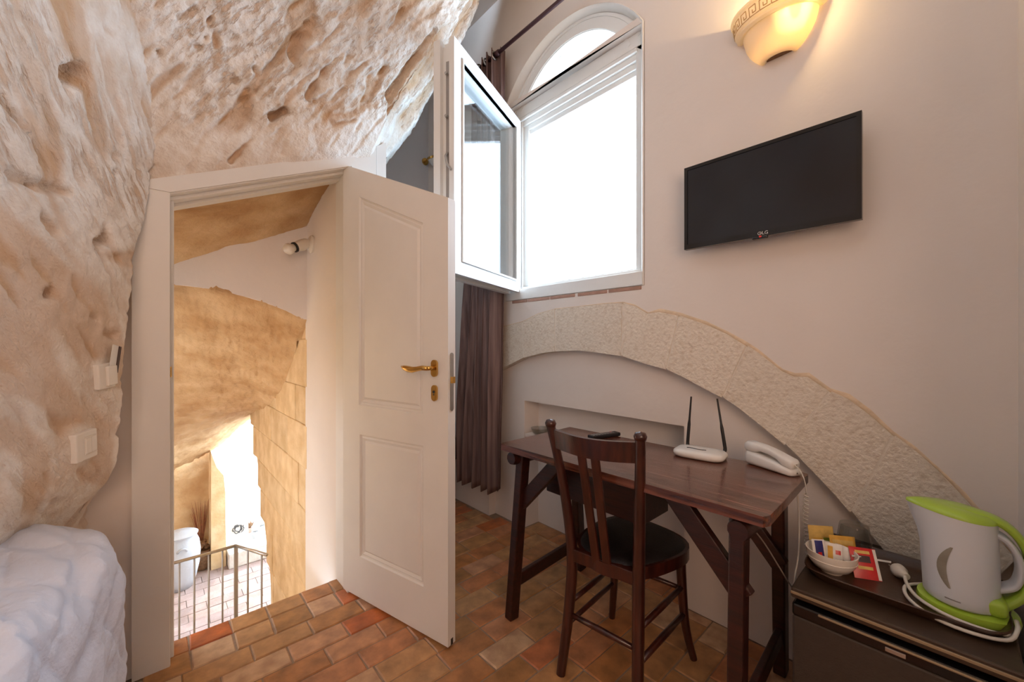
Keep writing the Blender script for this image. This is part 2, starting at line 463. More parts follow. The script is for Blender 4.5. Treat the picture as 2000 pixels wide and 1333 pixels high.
# ================================================================== WINDOW WALL (wall_right)
outer_px = [(955, 646), (970, 642), (1021, 629), (1050, 614), (1085, 604), (1126, 600), (1180, 594), (1217, 592), (1240, 599), (1266, 613), (1290, 610),
            (1327, 617), (1380, 634), (1420, 652), (1459, 676), (1480, 690), (1530, 726), (1552, 736), (1580, 737), (1622, 765), (1660, 780), (1700, 810), (1745, 850),
            (1790, 885), (1830, 915), (1885, 972), (1984, 1090)]
inner_px = [(955, 733), (970, 725), (1023, 699), (1060, 690), (1085, 687), (1126, 685), (1160, 688), (1215, 696), (1260, 711), (1302, 722), (1330, 735), (1370, 757), (1412, 777),
            (1440, 796), (1490, 836), (1535, 870), (1570, 905), (1620, 957), (1664, 1002), (1720, 1070), (1770, 1135), (1840, 1240)]
O2 = [(p.y, p.z) for p in (atx(a, c, WX) for a, c in outer_px)]
I2 = [(p.y, p.z) for p in (atx(a, c, WX) for a, c in inner_px)]
ALY = 3.0                                          # end of the alcove
CZ = 3.54                                          # plaster ceiling
RCY = -0.112                                       # right-hand corner
win_open = [(2.01, 1.48), (0.99, 1.48), (0.99, 2.74)] + arc(1.50, 2.471, 0.5774, R(27.8), R(152.2), 28)[1:-1] + [(2.01, 2.74)]
left_y = O2[0][0]
wall_poly = [(ALY, CZ), (RCY - 0.02, CZ), (RCY - 0.02, O2[-1][1])] + O2[::-1] + [(left_y, I2[0][1]), (left_y, 0.0), (ALY, 0.0)]
wr = MB().plate(wall_poly, FX, WX, WX + 0.30, [win_open]).build('wall_right', 'plaster')
struct(wr, 'white plastered wall with an arched window and a stone relieving arch', 'wall')
# plaster filling under the arch, with the low niche behind the desk
fill = [(left_y + 0.01, 0.0), (left_y + 0.01, 1.30), (1.4, 1.33), (0.6, 1.2), (-0.15, 0.80), (-0.15, 0.0), (0.826, 0.0), (0.826, 0.823), (1.879, 0.830), (1.879, 0.0)]
MB().plate(fill, FX, IX, IX + 0.2).build('arch_infill', 'plaster', wr)
MB().plate([(0.80, 0.0), (1.90, 0.0), (1.90, 0.85), (0.80, 0.85)], FX, NX, NX + 0.06).build('niche_back', 'plaster', wr)
# voussoirs of the relieving arch
joints_o = [955, 1021, 1085, 1217, 1327, 1459, 1622, 1745, 1984]
joints_i = [955, 1023, 1085, 1215, 1302, 1412, 1535, 1664, 1840]
for k in range(len(joints_o) - 1):
    po = [O2[q] for q, p in enumerate(outer_px) if joints_o[k] <= p[0] <= joints_o[k + 1]]
    pi = [I2[q] for q, p in enumerate(inner_px) if joints_i[k] <= p[0] <= joints_i[k + 1]]
    poly = po + pi[::-1]
    cy = sum(p[0] for p in poly) / len(poly); cz = sum(p[1] for p in poly) / len(poly)
    g = 0.0042
    poly = [(p[0] + g * (1 if p[0] < cy else -1), p[1]) for p in poly]
    pr = random.uniform(-0.004, -0.001)
    mb = MB().plate(poly, FX, WX - 0.001 + pr, IX + 0.04)
    fe = [e for e in mb.bm.edges if all(abs(v.co.x - (WX - 0.001 + pr)) < 1e-5 for v in e.verts) and len(e.link_faces) == 2 and e.calc_face_angle(0) > 1]
    bmesh.ops.bevel(mb.bm, geom=fe, offset=0.0025, segments=1, affect='EDGES')
    mb.build('voussoir', 'voussoir', wr)
# joint mortar behind the voussoir faces + ochre render smeared along the extrados
MB().plate([(a, c - 0.004) for a, c in O2] + [(a, c + 0.004) for a, c in I2[::-1]], FX, WX - 0.0002, IX + 0.03).build('arch_mortar', 'pale_mortar', wr)
ed = MB(); G = []
for q, (a, c) in enumerate(O2):
    wdt = 0.004 + 0.012 * smooth01(q, 6, 10) * random.uniform(.2, 1.3) + random.uniform(0, .003)
    G.append([(WX + 0.001, a, c - 0.004), (WX - 0.004, a, c + wdt * 0.3), (WX + 0.001, a - 0.001, c + wdt)])
ed.grid(G); ed.build('render_lip', 'lime_mortar', wr, smooth=True)
# thin red brick course showing under the window sill
bx = [1.945, 1.88, 1.77, 1.62, 1.575, 1.40, 1.36, 1.17, 1.15, 1.005]
for a, c in ((1.93, 1.79), (1.785, 1.60), (1.595, 1.41), (1.39, 1.20), (1.19, 1.005)):
    MB().box((WX - 0.004, c, 1.462), (WX + 0.02, a, 1.479), 0.002, seg=1).build('brick', 'brick_red', wr)

# ------------------------------------------------------------------ window_1
win = sempty('window_1', (1.80, 1.5, 1.48), 'arched white window with its lower sash swung open into the room', 'window')
FX0, FX1 = 1.785, 1.855
# rounded reveal bead from wall face to frame
ctr = win_open[1:]
def win_outline(r, hw, cz, z0, n=28):
    a = math.acos(hw / r)
    return [(1.50 + hw, z0), (1.50 - hw, z0)] + [(1.50 - r * math.cos(a + (math.pi - 2 * a) * i / n), cz + r * math.sin(a + (math.pi - 2 * a) * i / n)) for i in range(n + 1)]
prof = [(0.510, 0.5774, WX - 0.003), (0.503, 0.571, WX - 0.006), (0.494, 0.560, WX + 0.002), (0.486, 0.548, WX + 0.016), (0.480, 0.535, WX + 0.046)]
loops = [[(d, a, c) for a, c in win_outline(r, hw, 2.471 + (0.5774 - r) * 0.55, 1.48)] for hw, r, d in prof]
G = [lp[1:] + [lp[0]] for lp in loops]
MB().grid(G).build('reveal_bead', 'white_paint', win, smooth=True, angle=40)
# frame: arched head, side posts, transom, sill
hd_o = [(1.50 - 0.53 * math.cos(R(8) + R(164) * i / 32), 2.52 + 0.53 * math.sin(R(8) + R(164) * i / 32)) for i in range(33)]
hd_i = [(1.492 - 0.4256 * math.cos(R(31) + R(118) * i / 32), 2.526 + 0.4256 * math.sin(R(31) + R(118) * i / 32)) for i in range(33)]
MB().plate(hd_o + hd_i[::-1], FX, FX0, FX1).build('frame_head', 'white_pvc', win)
# stepped mouldings of the head
for (ro, ri, d) in ((0.505, 0.490, -0.006), (0.447, 0.432, -0.006)):
    A = [(1.495 - ro * math.cos(R(24) + R(132) * i / 32), 2.524 + ro * math.sin(R(24) + R(132) * i / 32)) for i in range(33)]
    B = [(1.495 - ri * math.cos(R(24) + R(132) * i / 32), 2.524 + ri * math.sin(R(24) + R(132) * i / 32)) for i in range(33)]
    MB().plate(A + B[::-1], FX, FX0 + d, FX0 + 0.004).build('glazing_bead', 'white_pvc', win)
MB().box((FX0, 0.985, 1.50), (FX1, 1.062, 2.72), 0.004).build('frame_post', 'white_pvc', win)
MB().box((FX0, 1.886, 1.50), (FX1, 2.015, 2.72), 0.004).box((FX0 + 0.02, 1.845, 1.56), (FX1, 1.89, 2.60), 0.003).build('frame_post', 'white_pvc', win)
tr = MB().box((FX0 - 0.004, 1.03, 2.675), (FX1, 1.93, 2.745), 0.004)
tr.box((FX0 - 0.012, 1.05, 2.648), (FX1, 1.91, 2.668), 0.004).box((FX0 + 0.006, 1.055, 2.618), (FX1, 1.90, 2.65), 0.003)
tr.box((FX0 + 0.022, 1.06, 2.588), (FX1, 1.89, 2.62), 0.003).box((FX0 + 0.035, 1.06, 2.562), (FX1, 1.89, 2.59), 0.003)
tr.build('transom', 'white_pvc', win)
sl = MB().box((WX - 0.004, 0.992, 1.482), (FX1, 2.008, 1.550), 0.004)
sl.box((FX0 - 0.02, 1.02, 1.545), (FX1, 1.93, 1.566), 0.003).box((FX0 + 0.02, 1.06, 1.56), (FX1, 1.89, 1.580), 0.003)
sl.build('window_sill', 'white_pvc', win)
MB().plate([(1.492 + 0.4 * 0.91, 2.745)] + [(a, c) for a, c in hd_i[::-1]] , FX, 1.826, 1.830).build('pane', 'pane_glass', win)
# open sash
HP, FP = Vector((1.757, 1.868)), Vector((1.037, 1.554))
sd = (FP - HP).normalized(); sn = Vector((sd.y, -sd.x))          # sn points away from the camera
if sn.y < 0: sn = -sn
SW = (FP - HP).length; SZ0, SZ1 = 1.530, 2.632
def SF(a, b_, d):
    p = HP + sd * a + sn * d; return Vector((p.x, p.y, b_))
sash = MB()
sash.plate([(0, SZ0), (SW, SZ0), (SW, SZ1), (0, SZ1)], SF, 0.0, 0.028, [[(0.075, SZ0 + .07), (SW - .075, SZ0 + .07), (SW - .075, SZ1 - .07), (0.075, SZ1 - .07)]])
sash.plate([(0.012, SZ0 + .014), (SW - .014, SZ0 + .014), (SW - .014, SZ1 - .014), (0.012, SZ1 - .014)], SF, 0.028, 0.062, [[(0.075, SZ0 + .07), (SW - .075, SZ0 + .07), (SW - .075, SZ1 - .07), (0.075, SZ1 - .07)]])
sash.plate([(0.0, SZ0 - .004), (SW + .004, SZ0 - .004), (SW + .004, SZ1 + .004), (0.0, SZ1 + .004)], SF, 0.075, 0.112, [[(0.07, SZ0 + .065), (SW - .07, SZ0 + .065), (SW - .07, SZ1 - .065), (0.07, SZ1 - .065)]])
sash.plate([(0.02, SZ0 + .02), (SW - .022, SZ0 + .02), (SW - .022, SZ1 - .02), (0.02, SZ1 - .02)], SF, 0.062, 0.075, [[(0.075, SZ0 + .07), (SW - .075, SZ0 + .07), (SW - .075, SZ1 - .07), (0.075, SZ1 - .07)]])
so = sash.build('sash', 'white_pvc', win)
gb = MB()
for d, ww in ((0.004, .012), (-0.004, .006)):
    i0 = .075 - ww
    gb.plate([(i0, SZ0 + .07 - ww), (SW - i0, SZ0 + .07 - ww), (SW - i0, SZ1 - .07 + ww), (i0, SZ1 - .07 + ww)], SF, d - .004, 0.02,
             [[(0.078, SZ0 + .073), (SW - .078, SZ0 + .073), (SW - .078, SZ1 - .073), (0.078, SZ1 - .073)]])
gb.build('glazing_bead', 'white_pvc', so)
MB().plate([(0.07, SZ0 + .065), (SW - .07, SZ0 + .065), (SW - .07, SZ1 - .065), (0.07, SZ1 - .065)], SF, 0.050, 0.054).build('pane', 'pane_glass', so)
MB().plate([(0.07, SZ0 + .065), (SW - .07, SZ0 + .065), (SW - .07, SZ1 - .065), (0.07, SZ1 - .065)], SF, 0.068, 0.072).build('pane', 'pane_glass', so)
# lock pins and espagnolette on the free edge
hw = MB()
hw.plate([(SW - .0135, SZ0 + .1), (SW - .011, SZ0 + .1), (SW - .011, SZ1 - .1), (SW - .0135, SZ1 - .1)], SF, 0.036, 0.052)
hw.build('locking_strip', 'grey_metal', so)
for zz in (2.47, 2.27):
    a = SF(SW - 0.014, zz, 0.045); c = SF(SW + 0.004, zz, 0.045)
    MB().tube([a, c], 0.007, 10).build('lock_pin', 'steel', so)
MB().tube([SF(SW - .012, 2.10, .045), SF(SW + .006, 2.08, .044), SF(SW + .006, 2.04, .035), SF(SW + .008, 2.01, .012)], 0.006, 8).build('latch_lever', 'steel', so)
# outer stone reveal, overexposed outside
rev = MB().box((2.02, 2.00, 0.9), (3.3, 2.25, 4.2)).box((2.02, 2.0, 3.02), (2.06, 2.25, 3.05))
struct(rev.build('wall_exterior_reveal', 'pale_stone'), 'pale stone wall outside the open window', 'wall')

# ================================================================== other room walls
# return wall at the far right, running back beside the camera
rc = [(WX + 0.02, RCY), (1.02, -0.235), (1.02, -2.7), (1.30, -2.7), (1.30, -0.9), (WX + 0.3, -0.9), (WX + 0.3, RCY)]
struct(MB().plate(rc, FZ, 0.0, CZ).build('wall_front', 'plaster'), 'plaster return wall at the right edge beside the minibar', 'wall')
struct(MB().box((-2.5, -2.8, 0), (1.3, -2.7, CZ)).build('wall_rear', 'plaster'), 'plaster wall behind the viewer', 'wall')
struct(MB().box((-1.75, -2.8, 0), (-1.65, -0.6, CZ)).box((-1.75, -0.7, 0), (-1.2, -0.6, CZ)).build('wall_far_left', 'plaster'), 'plaster wall behind the bed', 'wall')
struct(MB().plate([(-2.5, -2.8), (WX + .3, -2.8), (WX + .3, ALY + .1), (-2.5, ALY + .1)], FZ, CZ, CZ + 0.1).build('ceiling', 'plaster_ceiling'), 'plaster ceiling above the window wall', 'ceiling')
# alcove behind the open door
struct(MB().box((0.80, ALY, 0), (WX + .05, ALY + 0.1, CZ)).build('wall_alcove_back', 'plaster_grey'), 'grey plaster wall at the back of the alcove', 'wall')
struct(MB().box((0.74, 2.115, -1.4), (0.885, ALY + .05, CZ)).build('wall_alcove_left', 'plaster'), 'plaster wall between stairwell and alcove', 'wall')
# door wall plaster: strip left of the casing + stub to the right of it
zh = lambda x: 1.762 + (x - 0.044) * 0.445         # underside of the sloping head
back_poly = [(-1.0, 0.0), (-1.0, 2.6), (0.885, 2.9), (0.885, 0.0), (0.70, 0.0), (0.70, zh(0.70)), (0.03, zh(0.03)), (0.03, 0.0)]
wb = MB().plate(back_poly, FY, 1.972, 2.115).build('wall_back', 'plaster')
struct(wb, 'plastered wall around the low slanted doorway', 'wall')

# ------------------------------------------------------------------ door_1 : casing and leaf
dr = sempty('door_1', (0.37, 1.98, 0), 'white two-panel door with a slanted top standing open', 'door')
cas = [(-0.058, 0.0), (-0.058, zh(-0.058) + .03), (0.885, zh(0.885) + 0.055), (0.885, zh(.70) + .04), (0.885, 0.0), (0.712, 0.0), (0.712, zh(0.712)), (0.044, zh(0.044)), (0.044, 0.0)]
# casing posts and head, mitred
MB().plate([(-0.058, 0), (0.044, 0), (0.044, zh(0.044)), (-0.058, zh(-0.058) + 0.045)], FY, 1.948, 1.975).build('casing_post', 'white_paint', dr)
MB().plate([(-0.058, zh(-0.058) + 0.0455), (0.044, zh(0.044) + .0005), (0.71, zh(0.71) + .0005), (0.75, zh(0.75) + .062), (-0.03, zh(-.03) + .058)], FY, 1.946, 1.975).build('casing_head', 'white_paint', dr)
MB().plate([(0.712, 0), (0.835, 0), (0.835, 2.20), (0.755, 2.165), (0.712, zh(0.712) + 0.03)], FY, 1.950, 1.975).build('casing_post', 'white_paint', dr)
MB().plate([(0.838, 0), (0.888, 0), (0.888, 2.235), (0.838, 2.20)], FY, 1.954, 1.975).build('casing_post', 'white_paint', dr)
# jamb linings and stops
MB().box((0.030, 1.95, 0), (0.046, 2.116, zh(.046)), 0.003).box((0.046, 2.00, 0), (0.058, 2.05, zh(.058)), 0.003).build('jamb', 'white_paint', dr)
MB().box((0.692, 1.952, 0), (0.713, 2.118, zh(.70)), 0.003).build('jamb', 'white_paint', dr)
hj = MB()
hj.plate([(0.03, zh(.03) - .004), (0.71, zh(.71) - .004), (0.71, zh(.71) + .012), (0.03, zh(.03) + .012)], FY, 1.955, 2.116)
hj.plate([(0.03, zh(.03) - .018), (0.71, zh(.71) - .018), (0.71, zh(.71)), (0.03, zh(.03))], FY, 1.995, 2.05)
hj.plate([(0.03, zh(.03) - .03), (0.71, zh(.71) - .03), (0.71, zh(.71)), (0.03, zh(.03))], FY, 2.05, 2.116)
hj.build('head_jamb', 'white_paint', dr)
MB().box((0.044, 1.985, 0.98), (0.0455, 2.0, 1.16), 0).box((0.044, 1.952, 1.075), (0.050, 1.968, 1.115), 0.003).build('strike_plate', 'brass', dr)
# leaf
LH = Vector((0.684, 1.985)); LD = Vector((0.25, -0.968)).normalized(); LN = Vector((-LD.y, LD.x))   # LN: thickness side, away from viewer
if LN.x < 0: LN = -LN
LW = 0.683
ztop = lambda s_: 2.072 + (1.772 - 2.072) * s_ / LW
def LF(s_, z, d):
    p = LH + LD * s_ + LN * d; return Vector((p.x, p.y, z))
P_up = [(0.122, 0.914), (0.545, 0.912), (0.545, 1.696), (0.122, 1.892)]
P_lo = [(0.128, 0.204), (0.548, 0.204), (0.548, 0.781), (0.128, 0.776)]
T = 0.042
leaf = MB().plate([(0, 0.012), (LW, 0.012), (LW, ztop(LW)), (0, ztop(0))], LF, 0.0, T, [P_up, P_lo]).build('door_leaf', 'white_paint', dr)
def inset(poly, d):
    n = len(poly); out = []
    for i in range(n):
        p0, p1, p2 = Vector(poly[i - 1]), Vector(poly[i]), Vector(poly[(i + 1) % n])
        e1, e2 = (p1 - p0).normalized(), (p2 - p1).normalized()
        n1, n2 = Vector((-e1.y, e1.x)), Vector((-e2.y, e2.x))
        bi = (n1 + n2).normalized(); out.append(tuple(p1 + bi * (d / max(0.3, bi.dot(n1)))))
    return out
for P in (P_up, P_lo):
    for side in (0, 1):
        f = lambda d: d if side == 0 else T - d
        lv = [(0, 0.0), (0.004, 0.008), (0.010, 0.009), (0.016, 0.006), (0.028, 0.011), (0.038, 0.004)]
        G = []
        for ins, dep in lv:
            q = inset(P, ins); q.append(q[0]); G.append([LF(a, c, f(dep)) for a, c in q])
        mb = MB().grid(G)
        q = inset(P, lv[-1][0]); mb.merge([LF(a, c, f(lv[-1][1])) for a, c in q], [[0, 1, 2, 3]])
        mb.build('door_panel', 'white_paint', leaf)
# lever handle, key rose, edge plate
hz, hs = 1.102, 0.614
def oblong(z, s_, w_, h_, d0, d1):
    pts = [(s_ + w_ * math.cos(a) , z + (h_ - w_) * (1 if math.sin(a) >= 0 else -1) + w_ * math.sin(a)) for a in [2 * math.pi * (i + .5) / 20 for i in range(20)]]
    return MB().plate(pts, LF, d0, d1)
hd = oblong(hz, hs, 0.016, 0.034, -0.009, 0.001).build('handle_rose', 'brass', leaf, smooth=True, angle=40)
lv = MB().tube([LF(hs, hz + .002, -0.002), LF(hs, hz + .002, -0.045)], 0.009, 12)
lv.tube([LF(hs + .006, hz + .002, -0.048), LF(hs - .02, hz + .003, -0.05), LF(hs - .05, hz - .002, -0.051), LF(hs - .075, hz - .006, -0.051), LF(hs - .10, hz - .004, -0.051), LF(hs - .125, hz + .001, -0.05), LF(hs - .143, hz + .006, -0.049)],
        [0.009, 0.010, 0.010, 0.0125, 0.0135, 0.010, 0.003], 12)
lv.build('lever_handle', 'brass', leaf, smooth=True)
kz = oblong(1.003, hs, 0.015, 0.032, -0.008, 0.001).build('key_rose', 'brass', leaf, smooth=True, angle=40)
MB().tube([LF(hs, 1.008, -.0095), LF(hs, 1.008, -.006)], 0.006, 10).tube([LF(hs, 0.997, -.0095), LF(hs, 0.997, -.006)], 0.003, 8).build('keyhole', 'black_plastic', leaf)
def EF(a, b_, d):
    p = LH + LD * (LW + d) + LN * a; return Vector((p.x, p.y, b_))
def edge_oblong(zc, ac, w_, h_, d0, d1):
    pts = [(ac + w_ * math.cos(a), zc + (h_ - w_) * (1 if math.sin(a) >= 0 else -1) + w_ * math.sin(a)) for a in [2 * math.pi * (i + .5) / 16 for i in range(16)]]
    return MB().plate(pts, EF, d0, d1)
edge_oblong(1.05, 0.021, 0.010, 0.115, -0.001, 0.002).build('lock_plate', 'steel', leaf)
MB().plate([(0.013, 1.045), (0.029, 1.045), (0.029, 1.07), (0.013, 1.07)], EF, 0.0, 0.012).build('latch_bolt', 'brass', leaf)
MB().plate([(0.016, 0.012), (0.028, 0.012), (0.028, 0.036), (0.016, 0.036)], EF, -0.001, 0.001).build('draught_seal', 'black_plastic', leaf)

# ================================================================== ROCK
def fb(v, H=0.9, lac=2.1, octv=4):
    return noise.fractal(v, H, lac, octv, noise_basis='PERLIN_ORIGINAL')
def rock_mesh(name, P, chips, label, groove_dir, amp=1.0, hold=None, flats=(), mats='cave_rock', groove_amp=0.015, smooth_zone=None):
    """P: array (rows, cols, 3) base surface; displaced along its normal towards the room"""
    P = np.array(P, dtype=float)
    du = np.gradient(P, axis=1); dv = np.gradient(P, axis=0)
    N = np.cross(du, dv); N /= np.maximum(np.linalg.norm(N, axis=2, keepdims=True), 1e-9)
    ctr = np.array([0.4, 0.3, 1.5])
    if ((ctr - P) * N).sum(axis=2).mean() < 0: N = -N
    ny, nx = P.shape[:2]
    g = Vector(groove_dir).normalized()
    D = np.zeros((ny, nx)); Wn = np.zeros((ny, nx)); Pz = np.zeros((ny, nx))
    for j in range(ny):
        for i in range(nx):
            p = Vector(P[j, i])
            al = p.dot(g); q = p - g * (al * 0.80)                 # stretched along the tool/bedding direction
            sz = smooth_zone(p) if smooth_zone else 1.0
            big = fb(p * 2.3 + Vector((3, 1, 7))) * 0.018
            wp = q + Vector((1, 1, 1)) * 0.10 * noise.noise(p * 3.1)
            gr = noise.noise(wp * 7.0 + Vector((11, 4, 2))) + 0.6 * noise.noise(wp * 15.0 + Vector((1, 9, 3)))
            gv = smooth01(gr, 0.10, 0.36)
            pk = noise.noise(q * 24) + 0.7 * noise.noise(q * 47 + Vector((3, 3, 3)))
            pv = smooth01(pk, 0.16, 0.62)
            ho = noise.voronoi(p * 11 + Vector((noise.noise(p * 9), noise.noise(p * 9 + Vector((5, 5, 5))), 0)) * .8)[0][0]
            hv = smooth01(0.22 - ho, 0.0, 0.12) * (1.0 if noise.noise(p * 3 + Vector((8, 8, 1))) > 0.12 else 0.0)
            fine = fb(p * 40, .7, 2.0, 3) * 0.0055
            d = big * 0.9 - groove_amp * gv * sz - 0.010 * pv * (0.3 + 0.7 * sz) - 0.014 * hv * sz + fine * (0.4 + 0.6 * sz)
            wv = 0.80 * gv * sz + 0.55 * pv * sz + 0.5 * hv * sz
            for (A, B, wd, dep) in chips:
                ab = B - A; t_ = max(0.0, min(1.0, (p - A).dot(ab) / max(ab.length_squared, 1e-9)))
                r_ = (p - (A + ab * t_)).length + 0.006 * noise.noise(p * 30)
                if r_ < wd:
                    k = 1 - smooth01(r_, wd * 0.45, wd); d -= dep * k; wv = max(wv, 0.8 * k)
            for (A, rr) in flats:
                k = smooth01((p - A).length, rr * .75, rr * 1.35); d *= k; wv *= k
            h = hold(j / (ny - 1), i / (nx - 1)) if hold else 1.0
            D[j, i] = d * amp * h; Wn[j, i] = min(1.0, wv); Pz[j, i] = max(0.0, min(1.0, sz * sz * (0.75 + 0.9 * noise.noise(p * 2.6 + Vector((4, 2, 9))))))
    Q = (P + N * D[..., None]).reshape(-1, 3)
    idx = np.arange(ny * nx).reshape(ny, nx)
    F = np.stack([idx[:-1, :-1], idx[:-1, 1:], idx[1:, 1:], idx[1:, :-1]], axis=-1).reshape(-1, 4)
    me = bpy.data.meshes.new(name)
    me.from_pydata(Q.tolist(), [], F.tolist()); me.update()
    a_ = me.attributes.new('worn', 'FLOAT', 'POINT'); a_.data.foreach_set('value', Wn.reshape(-1).astype(np.float32))
    b2_ = me.attributes.new('porous', 'FLOAT', 'POINT'); b2_.data.foreach_set('value', Pz.reshape(-1).astype(np.float32))
    me.polygons.foreach_set('use_smooth', [True] * len(me.polygons))
    me.materials.append(MATS[mats])
    o = bpy.data.objects.new(name, me); COL.objects.link(o)
    struct(o, label, 'wall')
    return o

# ---- vault above the door: springs from the head of the casing, leans over the room, its cut edge opens to the alcove
Fpx = [(722, 306, 1.950), (752, 245, 1.90), (790, 182, 1.86), (832, 112, 1.80), (868, 48, 1.73), (890, 0, 1.68), (925, -75, 1.60), (985, -200, 1.45), (1060, -380, 1.25)]
Epx = [(757, 306, 2.08), (778, 280, 2.06), (812, 232, 2.03), (858, 150, 1.97), (906, 72, 1.90), (938, 4, 1.85), (975, -75, 1.77), (1040, -200, 1.62), (1130, -380, 1.42)]
Fp = [aty(*e) for e in Fpx]; Ep = [aty(*e) for e in Epx]
def poly_at(pts, t):
    t = max(0, min(len(pts) - 1.0001, t * (len(pts) - 1))); i = int(t); f = t - i
    i0, i3 = max(0, i - 1), min(len(pts) - 1, i + 2)
    a, b_, c, d = pts[i0], pts[i], pts[i + 1], pts[i3]
    return 0.5 * ((2 * b_) + (c - a) * f + (2 * a - 5 * b_ + 4 * c - d) * f * f + (3 * b_ - a - 3 * c + d) * f ** 3)
def z0f(x): return 1.778 + (x + 0.03) * 0.425
def vault(x, q):
    th = q * R(88)
    return Vector((x, 1.964 - 1.55 * (1 - math.cos(th)), z0f(x) + (0.98) * math.sin(th)))
NR, NC, NFa = 210, 300, 40
base = []
for j in range(NR):
    q = j / (NR - 1)
    f = poly_at(Fp, q); e = poly_at(Ep, q)
    qq = q
    # q of the vault profile that has the same height as the fold line
    sx = (f.z - z0f(f.x)) / 0.98
    row = []
    for i in range(NC):
        s_ = i / (NC - 1)
        x = -0.62 + (f.x + 0.62) * s_
        v = vault(x, q * 0.92)
        vf = vault(f.x, q * 0.92)
        k = smooth01(s_, 0.15, 1.0)
        row.append(v + (f - vf) * k)
    for i in range(1, NFa + 1):
        t_ = i / NFa
        row.append(f.lerp(e, t_) + Vector((0.02, 0.02, 0.0)) * math.sin(math.pi * t_))
    for i in range(1, 7):
        row.append(e + Vector((0.01 * i, 0.05 * i, -0.004 * i)))
    base.append(row)
def yv(px, py, y): return aty(px, py, y)
chips_v = [(yv(487, 122, 1.85), yv(497, 135, 1.85), .020, .05), (yv(530, 228, 1.9), yv(556, 217, 1.9), .022, .04), (yv(300, 195, 1.93), yv(300, 185, 1.93), .02, .02),
           (yv(590, 262, 1.93), yv(690, 235, 1.9), .014, .016), (yv(450, 315, 1.95), yv(510, 252, 1.93), .014, .018), (yv(600, 190, 1.88), yv(700, 40, 1.78), .024, .026),
           (yv(760, 190, 1.87), yv(845, 60, 1.76), .026, .03), (yv(575, 110, 1.82), yv(620, 0, 1.74), .035, .034), (yv(415, 45, 1.78), yv(425, 90, 1.80), .016, .012)]
def hold_v(v, u):
    a = smooth01(v, 0.0, 0.05); return 0.15 + 0.85 * a
def sz_v(p):   # tooled, smoother stone just above the casing
    return 0.25 + 0.75 * smooth01(p.z - z0f(p.x), 0.10 + 0.05 * noise.noise(p * 4), 0.24)
rock_mesh('wall_rock_vault', base, chips_v, 'pitted pale limestone vault leaning over the doorway', (0.55, -0.35, 0.75), 1.15, hold_v, smooth_zone=sz_v)

# ---- left rock wall
A0 = Vector((-0.02, 1.93)); AD = Vector((-0.44, -0.90)).normalized(); AN = Vector((-AD.y, AD.x))
if AN.x < 0: AN = -AN
def lw_hit(px, py):
    r = ray(px, py); o_ = Vector((A0.x, A0.y))
    t_ = o_.dot(AN) / Vector((r.x, r.y)).dot(AN)
    p = Vector((0, 0, CAM_H)) + r * t_
    return (Vector((p.x, p.y)) - o_).dot(AD), p.z, p
edge_px = [(290, 160), (290, 345), (282, 430), (268, 471), (252, 586), (242, 648), (236, 740), (231, 822), (227, 863)]
edge_az = sorted([(lw_hit(*p)[1], lw_hit(*p)[0]) for p in edge_px])
def a_min(z):
    if z <= edge_az[0][0]: return edge_az[0][1]
    for (z0, a0), (z1, a1) in zip(edge_az, edge_az[1:]):
        if z0 <= z <= z1: return a0 + (a1 - a0) * (z - z0) / max(z1 - z0, 1e-6)
    return edge_az[-1][1] - 0.6 * (z - edge_az[-1][0])
def lw_point(a, z):
    off = 0.10 * max(0, z - 1.8) + 0.22 * max(0, z - 2.15) ** 1.6 - 0.19 * smooth01(0.85 - z, 0.0, 0.36)
    p = A0 + AD * a + AN * off
    return Vector((p.x, p.y, z))
base = []
NR, NC = 270, 230
for j in range(NR):
    z = 0.0 + 3.1 * j / (NR - 1)
    am = a_min(z)
    back = Vector((-0.08 - 0.44 * max(am, 0), 1.985, z))
    e = lw_point(am, z); row = []
    for i in range(14):
        t_ = i / 14
        row.append(back.lerp(e, t_) + Vector((AN.x, AN.y, 0)) * 0.012 * math.sin(math.pi * t_) - Vector((0.02, 0, 0)) * (1 - t_))
    for i in range(NC):
        t_ = i / (NC - 1)
        row.append(lw_point(am + (3.3 - am) * (t_ ** 2.0), z))
    base.append(row)
def lp(px, py): return lw_hit(px, py)[2]
chips_l = [(lp(128, 150), lp(150, 138), .036, .065), (lp(20, 345), lp(80, 365), .016, .028), (lp(80, 365), lp(140, 375), .018, .022), (lp(192, 478), lp(215, 468), .020, .035), (lp(97, 572), lp(104, 575), .016, .04),
           (lp(0, 185), lp(60, 255), .014, .016), (lp(90, 430), lp(110, 450), .02, .02), (lp(152, 18), lp(185, 55), .015, .018), (lp(225, 20), lp(240, 55), .02, .03), (lp(205, 650), lp(225, 655), .014, .02), (lp(180, 620), lp(190, 622), .012, .014)]
def hold_l(v, u): return 1.0
def sz_l(p): return 0.62 + 0.28 * smooth01(p.z, 0.9, 1.7)
rock_mesh('wall_left', base, chips_l, 'rough carved limestone wall beside the bed', (0.25, 0.55, -0.75), 0.9, hold_l, flats=[(lp(160, 871), .058), (lp(200, 735), .052)], mats='cave_rock_left', groove_amp=0.005, smooth_zone=sz_l)

